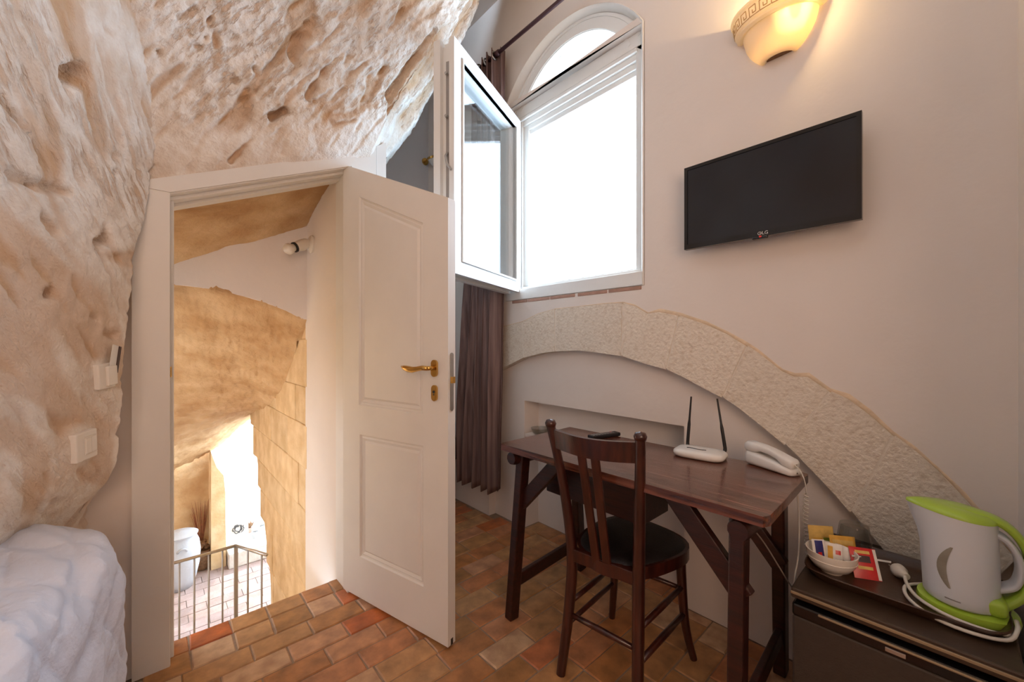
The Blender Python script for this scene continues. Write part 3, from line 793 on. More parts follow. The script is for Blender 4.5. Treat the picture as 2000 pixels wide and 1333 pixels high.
# ================================================================== STAIRWELL
SXR = 0.72
LZ = -1.2
struct(MB().plate([(2.115, LZ), (2.70, LZ), (2.70, 2.2), (2.115, 2.2)], FX, 0.702, 0.745).build('wall_stair_right', 'plaster'), 'white plaster wall just inside the doorway', 'wall')
SBY = 2.67
arch_px = [(336, 557), (360, 558), (400, 563), (440, 570), (480, 580), (520, 592), (560, 608), (590, 624)]
AR = [aty(a, c, SBY) for a, c in arch_px]
bk = [(-0.6, AR[0].z - .006)] + [(p.x, p.z) for p in AR] + [(0.71, AR[-1].z), (0.71, 2.2), (-0.6, 2.2)]
struct(MB().plate(bk, FY, SBY, SBY + 0.05).build('wall_stair_back', 'plaster'), 'plaster lunette above the rock arch in the stairwell', 'wall')
# sloping rock ceiling of the landing
base = []
for j in range(46):
    v = j / 45; row = []
    for i in range(60):
        u = i / 59; x = -0.5 + 1.22 * u
        zf = 1.79 + (x - 0.059) * 0.46; zb = 1.60 + (x - 0.079) * 0.50
        row.append(Vector((x, 2.10 + 0.60 * v, zf + (zb - zf) * v + 0.02 * math.sin(math.pi * v))))
    base.append(row)
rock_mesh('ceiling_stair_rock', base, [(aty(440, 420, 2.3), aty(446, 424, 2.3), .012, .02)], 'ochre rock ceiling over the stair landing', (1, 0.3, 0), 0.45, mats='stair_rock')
# rock vault running down to the lower room
far_px = [(336, 922), (375, 903), (415, 884), (440, 862), (465, 840), (487, 822), (500, 818), (512, 815)]
FA = [aty(a, c, 5.45) for a, c in far_px]
base = []
for j in range(70):
    v = j / 69; row = []
    for i in range(80):
        u = i / 79
        a = poly_at(AR, u) if u > 0 else AR[0]; e = poly_at(FA, u)
        p = a.lerp(e, v); p.z -= (0.35 + 1.35 * u) * v * (1 - v) ** 1.5
        row.append(p)
    row = [row[0] + Vector((-0.5 + 0.05 * k, 0, 0)) for k in range(10)] + row
    row.append(row[-1] + Vector((.12, 0, .02)))
    if j == 0: base.append([p + Vector((0, .035, .16)) for p in row])
    base.append(row)
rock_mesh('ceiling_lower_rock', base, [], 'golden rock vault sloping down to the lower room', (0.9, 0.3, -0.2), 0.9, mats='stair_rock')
# ashlar blocks on the right of the lower passage
aw = MB().plate([(2.66, LZ), (3.62, LZ), (3.76, -.7), (4.5, .40), (4.55, 1.5), (2.66, 1.5)], FX, 0.712, 0.80).build('wall_passage_right', 'ashlar')
struct(aw, 'golden limestone block wall of the lower passage', 'wall')
zc = LZ; k = 0
while zc < 1.30:
    h = random.choice([0.24, 0.27, 0.30]); yy = SBY - 0.0 - (0.22 if k % 2 else 0.0)
    yend = 3.70 + max(0, zc + h / 2 + .75) * .70 + random.uniform(-.04, .04)
    while yy < yend - .05:
        L = random.uniform(0.42, 0.6)
        y1 = min(yy + L, yend)
        y0 = max(yy, SBY + 0.001)
        if y1 - y0 > 0.04:
            pr = random.uniform(0, 0.008)
            MB().box((0.700 - pr + 0.008, y0 + .0015, zc + .0015), (0.74, y1 - .0015, zc + h - .0015), 0.004, seg=1).build('stone_block', 'ashlar', aw)
        yy += L
    zc += h; k += 1
# lower floor with tiles
lf = struct(MB().box((-1.2, 2.1, LZ - .1), (3.4, 5.42, LZ - .006)).build('floor_lower', 'lower_mortar'), 'pale tiled floor of the lower room', 'floor')
lt = []
for kk in range(3):
    bm = bmesh.new(); bmesh.ops.create_cube(bm, size=1)
    for v in bm.verts: v.co = Vector((v.co.x * .27, v.co.y * .125, v.co.z * .02 - .01))
    me = bpy.data.meshes.new('tile'); bm.to_mesh(me); bm.free(); me.materials.append(MATS['lower_tile']); lt.append(me)
for j in range(16):
    for i in range(7):
        o = bpy.data.objects.new('tile', lt[(i + j) % 3]); COL.objects.link(o)
        o.location = (-0.05 + i * .275 + (j % 2) * .137, 3.3 + j * .13, LZ + random.uniform(-.002, .001))
        o.parent = lf; o.matrix_parent_inverse = Matrix.Translation(lf.location).inverted()
# steps
st = []
for k in range(6):
    st.append((2.115 + 0.20 * k, -0.17 * (k + 1)))
sb = sempty('stair_steps', (0.3, 2.115, LZ), 'stone steps dropping from the doorway to the lower room', 'stairs')
for y0, z0 in st:
    MB().box((-0.55, y0, LZ), (0.70, y0 + 0.20, z0), 0.008, seg=1).build('step', 'ashlar', sb)
# far rock wall, pier of the doorway and lit ledge outside
base = []
for j in range(40):
    row = []
    for i in range(40):
        row.append(Vector((-1.0 + 1.47 * i / 39, 5.50, LZ + 2.2 * j / 39)))
    base.append(row)
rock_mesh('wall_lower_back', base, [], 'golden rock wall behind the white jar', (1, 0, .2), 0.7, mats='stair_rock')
pier = MB().plate([(0.452, LZ), (0.583, LZ), (0.575, -0.40), (0.560, -0.22), (0.50, -0.12), (0.452, 0.05)], FY, 5.26, 5.55).build('trim_1', 'ashlar')
struct(pier, 'golden stone pier beside the bright outer doorway', 'trim')
struct(MB().box((3.3, 4.2, LZ), (3.4, 5.5, 1.2)).box((0.8, 4.1, LZ), (3.4, 4.2, 1.6)).build('wall_lower_right', 'pale_stone'), 'pale wall of the lower room', 'wall')
struct(MB().box((-1.3, 2.1, LZ), (-1.2, 5.6, 1.6)).build('wall_lower_left', 'stair_rock'), 'rock wall on the left of the lower passage', 'wall')
struct(MB().box((-3, 5.5, LZ - .1), (8, 12, LZ - .01)).build('pavement', 'pale_stone'), 'pale sunlit paving outside the lower doorway', 'pavement')
struct(MB().box((0.592, 5.15, LZ), (2.6, 6.2, LZ + .16), 0.01).build('step_ledge', 'pale_stone'), 'whitewashed step outside the lower doorway', 'ledge')
struct(MB().box((-1, 7.6, LZ), (5, 7.8, 2.5)).build('wall_exterior', 'pale_stone'), 'white sunlit wall outside the lower doorway', 'wall')

# ------------------------------------------------------------------ railing
RY, RT = 3.57, -0.30
rl = thing('railing', (0.3, RY, LZ), 'thin grey metal railing at the foot of the stairs', 'railing')
c0, c1 = Vector((0.453, RY, RT)), Vector((0.597, 3.265, RT))
MB().tube([(-0.4, RY, RT), c0], 0.011, 8).build('handrail', 'steel', rl, smooth=True)
MB().tube([c0, c1], 0.011, 8).build('handrail', 'steel', rl, smooth=True)
for x in (-0.27, -0.19, -0.11, -0.03, 0.05, 0.131, 0.212, 0.293, 0.373):
    MB().tube([(x, RY, LZ), (x, RY, RT)], 0.006, 6).build('baluster', 'grey_metal', rl, smooth=True)
MB().box((0.442, RY - .012, LZ), (0.466, RY + .012, RT), 0.002).build('post', 'grey_metal', rl)
for f in (0.40, 0.84):
    p = c0.lerp(c1, f); MB().tube([(p.x, p.y, LZ), p], 0.006, 6).build('baluster', 'grey_metal', rl, smooth=True)

# ------------------------------------------------------------------ jar, twigs, leaning tile, pottery
def wob(prof): return prof
jr = thing('ceramic_jar', (0.215, 5.10, LZ), 'big white ceramic jar with lid below the stairs', 'jar')
MB().lathe([(0.0, 0), (0.095, 0.0), (0.125, 0.09), (0.152, 0.22), (0.160, 0.34), (0.148, 0.44), (0.125, 0.50), (0.13, 0.515), (0.12, 0.52)], (0.195, 5.10, LZ), 28).build('body', 'jar_white', jr, smooth=True)
MB().lathe([(0.138, 0.512), (0.141, 0.525), (0.10, 0.545), (0.0, 0.555)], (0.195, 5.10, LZ), 28).build('lid', 'jar_white', jr, smooth=True, angle=50)
hp = []
for k in range(9):
    a = math.pi * k / 8; hp.append(Vector((0.195 + 0.01 + 0.035 * math.cos(a), 5.10 - 0.150 - 0.02 * math.sin(a), LZ + 0.40 + 0.035 * math.sin(a))))
MB().tube(hp, 0.009, 6).build('lug_handle', 'jar_white', jr, smooth=True)
tw = thing('twig_bundle', (0.385, 5.44, LZ + .275), 'bundle of dry reddish twigs leaning beside the jar', 'twigs')
for k in range(26):
    a = random.uniform(-1, 1)
    b0 = Vector((0.385 + 0.012 * a, 5.44 + random.uniform(-.01, .01), LZ + 0.275)); b1 = Vector((0.37 + 0.085 * a + random.uniform(-.01, .01), 5.45 + random.uniform(-.03, .02), LZ + random.uniform(.58, .72)))
    MB().tube([b0, b0.lerp(b1, .5) + Vector((.004 * a, 0, 0)), b1], [.0035, .003, .001], 4).build('twig', 'twig', tw)
bs = thing('cone_basket', (0.39, 5.38, LZ), 'heap of brown pine cones in a small basket under the twigs', 'basket')
MB().lathe([(0.0, 0), (0.055, 0), (0.07, 0.10), (0.075, 0.2), (0.065, 0.2), (0.0, 0.19)], (0.39, 5.38, LZ), 14).build('basket', 'pine_cone', bs, smooth=True, angle=50)
for k in range(9):
    a = k * 2.4; r_ = 0.045 * math.sqrt((k + .5) / 9)
    c_ = (0.39 + r_ * math.cos(a), 5.38 + r_ * math.sin(a), LZ + .19 + .01 * (k % 4) + (.03 if k < 4 else 0))
    pr_ = [(0, 0)] + [(0.024 * math.sin(math.pi * (q + .5) / 6) * (1.12 if q % 2 else .88), 0.055 * (q + .5) / 6) for q in range(6)] + [(0, 0.055)]
    MB().lathe(pr_, c_, 8).build('pine_cone', 'pine_cone', bs)
zb = LZ + 0.16
tp = aty(464, 1062, 5.40)
art = thing('relief_plaque', (tp.x, 5.40, zb), 'square white plaque with a dark scribbled drawing outside the lower doorway', 'plaque')
tl_, tr_ = aty(444, 1012, 5.40), aty(485, 1008, 5.40)
x0_, x1_, zt_ = tl_.x, tr_.x, tl_.z
AFr = lambda a, b_, d: Vector((a, 5.38 + d + (b_ - zb) * 0.12, b_))
MB().plate([(x0_, zb), (x1_, zb), (x1_, zt_), (x0_, zt_)], AFr, 0, 0.03).build('slab', 'pale_stone', art)
rg = random.Random(3); cxm, czm, sc = (x0_ + x1_) / 2, (zb + zt_) / 2, (x1_ - x0_) * 0.30
for k in range(9):
    a = rg.uniform(0, 6.28); r_ = rg.uniform(.2, .9) * sc
    pts = []
    for q in range(9):
        a += rg.uniform(-.2, .6); r2 = r_ * (1 + .12 * math.sin(q * 1.7))
        pts.append(AFr(cxm + r2 * math.cos(a), czm + r2 * math.sin(a) * .95, -0.0015))
    MB().tube(pts, 0.0045, 5).build('drawn_line', 'ink', art)
for k, (px, py, r_) in enumerate([(497, 1050, .040), (512, 1028, .045), (492, 1035, .03)]):
    p = aty(px, py, 5.45)
    q = thing('garden_pot', (p.x, 5.42, zb), ['white garden pot next to the plaque', 'white rounded garden pot farthest right on the bright ledge', 'small terracotta pot close to the plaque'][k], 'pot', 'pots on the lower ledge')
    MB().lathe([(0, 0), (r_ * .7, 0), (r_, .6 * r_ * 2), (r_ * .8, r_ * 1.8), (r_ * .9, r_ * 1.9), (r_ * .7, r_ * 1.9), (r_ * .6, r_ * 1.2)], (p.x, 5.40 + .10 * k, zb), 16).build('pot', ['jar_white', 'jar_white', 'brick_red'][k], q, smooth=True, angle=50)
    mb = MB()
    for s_ in range(12):
        a = s_ * 2.4; d_ = Vector((math.cos(a) * .6, math.sin(a) * .3, .8)).normalized()
        b0 = Vector((p.x, 5.40 + .10 * k, zb + r_ * 1.7)); b1 = b0 + d_ * random.uniform(.05, .10)
        mb.tube([b0, b0.lerp(b1, .5), b1], [.004, .012, .001], 5)
    mb.build('dry_flowers', 'paper_white' if k < 2 else 'pine_cone', q)

# stair spotlight: round rose, tilted holder, bulb
sp = aty(610, 478, 2.55); sp.x = 0.702
sl_ = thing('wall_spotlight', sp, 'white ceramic wall lamp holder with bare bulb in the stairwell', 'lamp')
MB().lathe([(0, 0), (0.050, 0), (0.053, 0.012), (0.040, 0.022), (0, 0.024)], (0, 0, 0), 20, M=Matrix.Translation(sp) @ Matrix.Rotation(R(-90), 4, 'Y')).build('rose', 'ivory_plastic', sl_, smooth=True, angle=40)
ax = Vector((-0.80, -0.25, -0.42)).normalized(); s0 = sp + Vector((-0.022, 0, 0)); s1 = s0 + Vector((-.026, -.004, -.008))
MB().tube([s0, s0 + Vector((-.016, 0, 0)), s1 + ax * .012, s1 + ax * .062], [.026, .030, .033, .028], 16).build('holder', 'ivory_plastic', sl_, smooth=True, angle=50)
q0 = s1 + ax * .062
MB().tube([q0 - ax * .005, q0 + ax * .004], .0295, 16).build('collar', 'black_plastic', sl_)
MB().tube([q0 + ax * (.004 + .066 * k / 7) for k in range(8)], [.020, .022, .027, .031, .032, .028, .019, .005], 16).build('bulb', 'ivory_plastic', sl_, smooth=True)

# ================================================================== ALCOVE THINGS
# curtain rod
rd = thing('curtain_rod', (1.63, 1.3, 3.0), 'dark metal curtain rod above the arched window', 'curtain rod')
ry0 = atx(965, 110, 1.63)
MB().tube([(1.63, 2.33, ry0.z), (1.63, 0.55, ry0.z)], 0.0115, 12).build('rod', 'rod_metal', rd, smooth=True)
MB().tube([(1.63, ry0.y - .05, ry0.z), (1.63, ry0.y - .02, ry0.z)], 0.017, 12).build('collar', 'rod_metal', rd, smooth=True)
for yy in (0.60, 2.28):
    MB().tube([(1.63, yy, ry0.z), (1.63, yy, ry0.z - .02), (WX - .001, yy, ry0.z - .02)], 0.007, 8).lathe([(0, 0), (.022, 0), (.022, .006), (0, .008)], (0, 0, 0), 14, M=Matrix.Translation((WX, yy, ry0.z - .02)) @ Matrix.Rotation(R(-90), 4, 'Y')).build('bracket', 'rod_metal', rd)
# curtain
cu = thing('curtain', (1.64, 2.15, 0.2), 'brown striped curtain gathered at the left of the window', 'curtain')
ctop, cbot = ry0.z + 0.045, 0.235
G = []; NS, NZ = 150, 60
for j in range(NZ + 1):
    v = j / NZ; z = ctop + (cbot - ctop) * v
    y_r = 1.930 + 0.035 * smooth01(v, 0.0, 0.9); y_l = 2.215 + 0.165 * smooth01(v, 0.15, 1.0)
    row = []
    for i in range(NS + 1):
        u = i / NS
        ph = u * 2 * math.pi * 4.6
        amp_ = 0.036 + 0.010 * math.sin(3 * v + u * 5)
        yy = y_r + (y_l - y_r) * u + 0.012 * math.sin(ph * 2 + 1.0) * (1 - .5 * v) + 0.008 * math.sin(v * 7 + u * 9)
        xx = 1.645 + amp_ * math.sin(ph + 0.8 * math.sin(v * 3.0)) + 0.008 * noise.noise(Vector((u * 14, v * 5, 0)))
        zz = z + (0.018 * math.sin(ph * 1.0 + .6) - 0.012 * u) * (v > .9) * smooth01(v, .9, 1.0) - (0.012 * abs(math.sin(ph * .5)) if v < .02 else 0)
        row.append((xx, yy, zz))
    G.append(row)
cl = MB().grid(G).build('cloth', 'curtain_cloth', cu, smooth=True)
sm = cl.modifiers.new('thickness', 'SOLIDIFY'); sm.thickness = 0.003
for yy in (ry0.y - 0.006, ry0.y + .075, ry0.y + .15):
    MB().tube([(1.63 + .024 * math.cos(a), yy + .003 * math.sin(a), ry0.z + .024 * math.sin(a)) for a in [2 * math.pi * k / 20 for k in range(20)]], 0.006, 6, closed=True).build('eyelet', 'steel', cu, smooth=True)
# bench with cushion, glimpsed between door edge and curtain
bn = thing('alcove_bench', (1.55, 2.65, 0), 'dark wooden bench standing in the alcove behind the curtain', 'bench')
MB().box((1.36, 2.44, 0.42), (1.72, 2.95, 0.50), 0.006).build('seat', 'dark_wood', bn)
MB().box((1.37, 2.45, 0.35), (1.71, 2.94, 0.42), 0.003).build('apron', 'black_plastic', bn)
for x in (1.40, 1.68):
    for yy in (2.62, 2.91): MB().box((x - .02, yy - .02, 0), (x + .02, yy + .02, .36), 0.003).build('leg', 'dark_wood', bn)
cc = MB().box((1.40, 2.45, .5005), (1.70, 2.92, .62), 0.04, seg=4).build('bench_cushion', 'cushion_blue', smooth=True)
tag(cc, 'pale blue grey cushion lying on the dark alcove bench', 'cushion')
# small brass and white wall lamp in the alcove
lx = aty(846, 312, 2.90)
al = thing('alcove_wall_lamp', (lx.x - .02, ALY, lx.z), 'small brass and white lamp on the alcove wall behind the window sash', 'lamp')
lp0 = Vector((lx.x - .02, ALY, lx.z + .01))
MB().lathe([(0, 0), (.03, 0), (.028, .012), (0, .015)], (0, 0, 0), 16, M=Matrix.Translation(lp0) @ Matrix.Rotation(R(90), 4, 'X')).build('rose', 'brass', al, smooth=True, angle=40)
MB().tube([lp0 + Vector((0, -.01, 0)), lp0 + Vector((0, -.07, .012)), lp0 + Vector((0.0, -.095, 0.004))], .006, 8).build('arm', 'brass', al, smooth=True)
axm = Matrix.Translation(lp0 + Vector((0, -.10, -.002))) @ Matrix.Rotation(R(-28), 4, 'Y')
MB().lathe([(0.0, .012), (.032, .010), (.036, .0), (.036, -.006), (.030, -.008)], (0, 0, 0), 18, M=axm).build('ring', 'brass', al, smooth=True, angle=40)
MB().lathe([(.029, -.008), (.022, -.04), (.015, -.065), (0, -.068)], (0, 0, 0), 18, M=axm).build('cone_shade', 'white_plastic', al, smooth=True, angle=50)

# ================================================================== TV
TY0, TY1, TZ0, TZ1, TX = 0.195, 0.759, 1.594, 1.936, 1.655
tv = thing('television', (TX, (TY0 + TY1) / 2, TZ0), 'black flat screen television hung on the plaster wall', 'television')
MB().plate([(TY0, TZ0), (TY1, TZ0), (TY1, TZ1), (TY0, TZ1)], FX, TX, TX + .022, [[(TY0 + .013, TZ0 + .020), (TY1 - .013, TZ0 + .020), (TY1 - .013, TZ1 - .013), (TY0 + .013, TZ1 - .013)]]).build('bezel', 'black_gloss', tv)
MB().box((TX + .003, TY0 + .010, TZ0 + .015), (TX + .018, TY1 - .010, TZ1 - .010)).build('screen', 'screen', tv)
MB().box((TX + .02, TY0 + .004, TZ0 + .004), (TX + .032, TY1 - .004, TZ1 - .004), .004).box((TX + .03, TY0 + .08, TZ0 + .03), (TX + .052, TY1 - .08, TZ1 - .08), .008).build('back_cover', 'black_plastic', tv)
MB().box((TX + .05, .40, 1.68), (WX - .001, .56, 1.84), .004).build('wall_mount', 'black_plastic', tv)
MB().box((TX - .001, .455, TZ0 - .007), (TX + .016, .505, TZ0 + .002), .003).build('sensor_lip', 'black_gloss', tv)
MB().box((TX - .0025, .473, TZ0 - .003), (TX, .481, TZ0 + .003), .001).build('standby_light', 'led_red', tv)
fc = bpy.data.curves.new('maker_logo', 'FONT'); fc.body = 'LG'; fc.size = 0.017; fc.extrude = 0.0004; fc.align_x = 'LEFT'
fo = bpy.data.objects.new('maker_logo', fc); COL.objects.link(fo); fc.materials.append(MATS['logo_white'])
fo.matrix_world = Matrix(((0, 0, -1, TX - .0008), (-1, 0, 0, .472), (0, 1, 0, TZ0 + .006), (0, 0, 0, 1)))
bpy.context.view_layer.update()
lm_ = bpy.data.meshes.new_from_object(fo.evaluated_get(bpy.context.evaluated_depsgraph_get()))
lo_ = bpy.data.objects.new('maker_logo', lm_); COL.objects.link(lo_); lo_.matrix_world = fo.matrix_world.copy()
bpy.data.objects.remove(fo); lo_.name = 'maker_logo'
lo_.parent = tv; lo_.matrix_parent_inverse = Matrix.Translation(tv.location).inverted()
MB().tube([(TX - .0008, .479 + .0055 * math.cos(a), TZ0 + .012 + .0055 * math.sin(a)) for a in [2 * math.pi * k / 16 for k in range(16)]], .0009, 5, closed=True).box((TX - .0012, .4785, TZ0 + .009), (TX - .0004, .4795, TZ0 + .015)).box((TX - .0012, .4745, TZ0 + .0115), (TX - .0004, .4785, TZ0 + .0125)).build('logo_emblem', 'logo_white', tv)

# ================================================================== WALL SCONCE
scn = thing('wall_sconce', (WX, 0.44, 2.24), 'lit cream plaster half bowl wall lamp with a Greek key rim', 'lamp')
SCY, SCZ = 0.438, 2.268
sc_c = (WX - 0.002, SCY, SCZ)
SQ = Matrix.Translation((WX, 0, SCZ)) @ Matrix.Diagonal((.70, 1, .88, 1)) @ Matrix.Translation((-WX, 0, -SCZ))
prof_b = [(.040, .008), (.046, .0), (.056, .0), (.066, .010), (.082, .030), (.098, .056), (.110, .085), (.117, .115), (.121, .138)]
prof_i = [(.115, .138), (.111, .115), (.104, .086), (.092, .058), (.076, .034), (.060, .016), (.040, .008)]
MB().lathe(prof_b + prof_i, sc_c, 40, R(90), R(270), SQ).build('bowl', 'lamp_plaster', scn, smooth=True, angle=60)
MB().lathe([(.115, .138), (.132, .134), (.143, .142), (.141, .152), (.149, .158), (.156, .208), (.164, .214), (.164, .226), (.154, .230), (.146, .222), (.136, .154), (.115, .138)], sc_c, 48, R(90), R(270), SQ).build('rim_band', 'lamp_plaster', scn, smooth=True, angle=35)
MB().lathe([(0.0, .020), (.052, .018), (.050, .008), (.036, .006), (0.0, .006)], sc_c, 24, R(90), R(270), SQ).build('base_cap', 'pine_cone', scn)
key = MB()
def on_band(a, z):
    r_ = .1495 + (z - .158) * (.156 - .149) / .05 + .0002
    return SQ @ Vector((sc_c[0] + r_ * math.cos(a), sc_c[1] + r_ * math.sin(a), sc_c[2] + z))
un = 12
kp = [(0, 0), (0, 1), (.72, 1), (.72, .25), (.36, .25), (.36, .6)]
for k in range(un):
    a0 = R(93) + R(174) * k / un; da = R(174) / un
    pts = [on_band(a0 + da * (.06 + .9 * x_), .164 + .038 * z_) for x_, z_ in kp]
    for p0, p1 in zip(pts, pts[1:]): key.tube([p0, p0.lerp(p1, .5), p1], .0019, 4)
    key.tube([pts[0], on_band(a0 + da * 1.0, .164)], .0019, 4)
key.build('key_pattern', 'key_shadow', scn)
MB().tube([(WX - .045, SCY - .01, SCZ + .08 + .012 * k) for k in range(6)], [.012, .024, .030, .030, .022, .008], 14).build('bulb', 'white_plastic', scn, smooth=True)
pl = bpy.data.lights.new('sconce_bulb', 'POINT'); pl.energy = 50; pl.color = (1.0, 0.68, 0.32); pl.shadow_soft_size = 0.03
po_ = bpy.data.objects.new('sconce_bulb', pl); COL.objects.link(po_); po_.location = (WX - 0.050, SCY - 0.055, SCZ + 0.110); adopt(po_, scn)

# ================================================================== TABLE
tb = thing('desk', (1.4, .84, 0), 'dark red wooden trestle desk against the niche', 'table')
TZ = 0.76
tp_poly = [(1.137, 1.335), (1.152, .326), (1.175, .316), (1.64, .330), (1.652, .345), (1.636, 1.362), (1.155, 1.345)]
mb = MB().plate(tp_poly, FZ, TZ - .028, TZ)
bmesh.ops.bevel(mb.bm, geom=[e for e in mb.bm.edges if len(e.link_faces) == 2 and e.calc_face_angle(0) > 1 and abs(e.verts[0].co.z - e.verts[1].co.z) < .001], offset=.007, segments=3, affect='EDGES')
mb.build('table_top', 'table_wood', tb, smooth=True, angle=50)
legs = {'LF': ((1.165, 1.297, 0), (1.205, 1.262, .735)), 'LB': ((1.694, 1.335, 0), (1.585, 1.290, .735)), 'RF': ((1.170, .395, 0), (1.205, .398, .735)), 'RB': ((1.706, .425, 0), (1.585, .400, .735))}
for a, c in legs.values():
    MB().beam(a, c, .050, .040, .005, side=(1, 0, 0)).build('leg', 'dark_wood', tb)
for yy in (1.285, .385):
    MB().tube([(1.150, yy, .703), (1.165, yy, .703), (1.40, yy, .70), (1.62, yy, .703)], [.026, .030, .031, .029], 12).build('cleat', 'dark_wood', tb, smooth=True, angle=40)
def on(l_, z):
    a, c = Vector(legs[l_][0]), Vector(legs[l_][1]); return a.lerp(c, z / c.z)
MB().beam(on('LF', .16), on('LB', .16), .022, .055, .004, side=(0, 1, 0)).build('stretcher', 'dark_wood', tb)
MB().beam(on('RF', .16), on('RB', .16), .022, .055, .004, side=(0, 1, 0)).build('stretcher', 'dark_wood', tb)
MB().beam((1.205, 1.285, .490), (1.215, 1.055, .735), .028, .058, .004, side=(1, 0, 0)).build('brace', 'dark_wood', tb)
MB().beam((1.205, .385, .505), (1.215, .600, .740), .028, .062, .004, side=(1, 0, 0)).build('brace', 'dark_wood', tb)
MB().beam((1.585, 1.30, .44), (1.575, 1.08, .735), .028, .058, .004, side=(1, 0, 0)).build('brace', 'dark_wood', tb)
MB().beam((1.600, .40, .44), (1.575, .62, .735), .028, .058, .004, side=(1, 0, 0)).build('brace', 'dark_wood', tb)
MB().box((1.32, .76, .535), (1.52, 1.235, .733), .004).build('drawer_box', 'dark_wood', tb)

# ================================================================== CHAIR
ch = thing('bentwood_chair', (1.3, .82, 0), 'dark brown wooden chair with slatted back pulled up to the desk', 'chair')
def curve3(pts, n=14):
    pts = [Vector(p) for p in pts]; return [poly_at(pts, i / n) for i in range(n + 1)]
BLp = [(1.098, .956, 0), (1.135, .949, .22), (1.148, .945, .43), (1.118, .960, .68), (1.068, .978, .905)]
BRp = [(1.120, .662, 0), (1.165, .685, .22), (1.180, .692, .43), (1.160, .676, .68), (1.122, .652, .905)]
for P in (BLp, BRp):
    c_ = curve3(P, 16)
    mb = MB().tube(c_, [.0165 + .004 * math.sin(math.pi * min(1, i / 14)) for i in range(17)], 10)
    mb.build('back_leg', 'chair_wood', ch, smooth=True, angle=60)
    tp_ = Vector(P[-1]); MB().lathe([(0.0, -.006), (.018, -.004), (.021, .008), (.016, .019), (0, .023)], tp_, 12).build('finial', 'chair_wood', ch, smooth=True)
for P in ([(1.492, 1.004, 0), (1.478, .985, .15), (1.475, .972, .43)], [(1.527, .664, 0), (1.507, .690, .15), (1.508, .708, .43)]):
    MB().tube(curve3(P, 10), [.013 + .006 * i / 10 for i in range(11)], 10).build('front_leg', 'chair_wood', ch, smooth=True, angle=60)
# seat: rounded trapezoid pad with rim
def seat_outline(g=0.0, n=40):
    out = []
    for k in range(n):
        a = 2 * math.pi * k / n
        ca, sa = math.cos(a), math.sin(a)
        f = (abs(ca) ** 2.7 + abs(sa) ** 2.7) ** (-1 / 2.7)
        xx = 0.205 * ca * f * (1 + g); hwid = 0.175 + 0.030 * (ca * f)
        yy = hwid * sa * f * (1 + g)
        # small turn of the chair
        cr_, sr_ = math.cos(R(-5)), math.sin(R(-5))
        out.append((1.352 + xx * cr_ - yy * sr_, .835 + xx * sr_ + yy * cr_))
    return out
mb = MB().plate(seat_outline(), FZ, .405, .448)
bmesh.ops.bevel(mb.bm, geom=[e for e in mb.bm.edges if len(e.link_faces) == 2 and e.calc_face_angle(0) > 1 and abs(e.verts[0].co.z - e.verts[1].co.z) < .001], offset=.008, segments=2, affect='EDGES')
mb.build('seat_rim', 'chair_wood', ch, smooth=True, angle=45)
mb = MB(); G = []
for g, z in ((-.06, .447), (-.10, .456), (-.25, .462), (-.6, .459), (-.98, .458)):
    o_ = seat_outline(g); o_.append(o_[0]); G.append([(a, c, z) for a, c in o_])
mb.grid(G).build('seat_pad', 'seat_leather', ch, smooth=True)
# crest rail: board bowed towards the back
def crest(t_, z, d):
    a = Vector(curve3(BLp, 40)[int(round(40 * (.5 + .5 * 1)))]) if False else None
    L_, R_ = Vector((1.072, .972)), Vector((1.126, .658))
    p = L_.lerp(R_, t_); nrm = Vector(((R_ - L_).y, -(R_ - L_).x)).normalized()
    if nrm.x > 0: nrm = -nrm
    p += nrm * (.034 * math.sin(math.pi * t_) + d) + Vector((1, 0)) * (.905 - z) * .17
    return Vector((p.x, p.y, z))
mb = MB(); NB = 18
for d in (-.009, .009): mb.grid([[crest(i / NB, z + (-.006 * math.sin(math.pi * i / NB)), d) for i in range(NB + 1)] for z in (.825, .85, .875, .893)])
mb.grid([[crest(i / NB, .893 - .006 * math.sin(math.pi * i / NB), d) for i in range(NB + 1)] for d in (-.009, .009)])
mb.grid([[crest(i / NB, .825 - .006 * math.sin(math.pi * i / NB), d) for i in range(NB + 1)] for d in (-.009, .009)])
bmesh.ops.remove_doubles(mb.bm, verts=mb.bm.verts[:], dist=.0002)
mb.build('crest_rail', 'chair_wood', ch, smooth=True, angle=40)
for tt, tb2 in ((.39, .42), (.55, .58)):
    top = crest(tt, .832, .0); bot = Vector((1.150, .945, .415)).lerp(Vector((1.182, .692, .415)), tb2) + Vector((-.006, 0, 0))
    MB().beam(bot, top, .030, .011, .002, side=(.17, -1, 0)).build('back_slat', 'chair_wood', ch)
MB().beam((1.146, .945, .428), (1.181, .692, .428), .024, .045, .003, side=(1, 0, 0)).build('back_rail', 'chair_wood', ch)
def onl(P, z):
    P = [Vector(p) for p in P]
    for a, c in zip(P, P[1:]):
        if a.z <= z <= c.z: return a.lerp(c, (z - a.z) / (c.z - a.z))
    return P[-1]
FLp = [(1.492, 1.004, 0), (1.478, .985, .15), (1.475, .972, .43)]; FRp = [(1.527, .664, 0), (1.507, .690, .15), (1.508, .708, .43)]
for A_, B_, z, r_ in ((BLp, FLp, .245, .009), (BLp, FLp, .17, .009), (BRp, FRp, .27, .010), (BRp, FRp, .17, .011), (BLp, BRp, .21, .0095), (FLp, FRp, .26, .009)):
    MB().tube([onl(A_, z), onl(A_, z).lerp(onl(B_, z), .5), onl(B_, z)], [r_ * .9, r_ * 1.1, r_ * .9], 8).build('stretcher', 'chair_wood', ch, smooth=True)

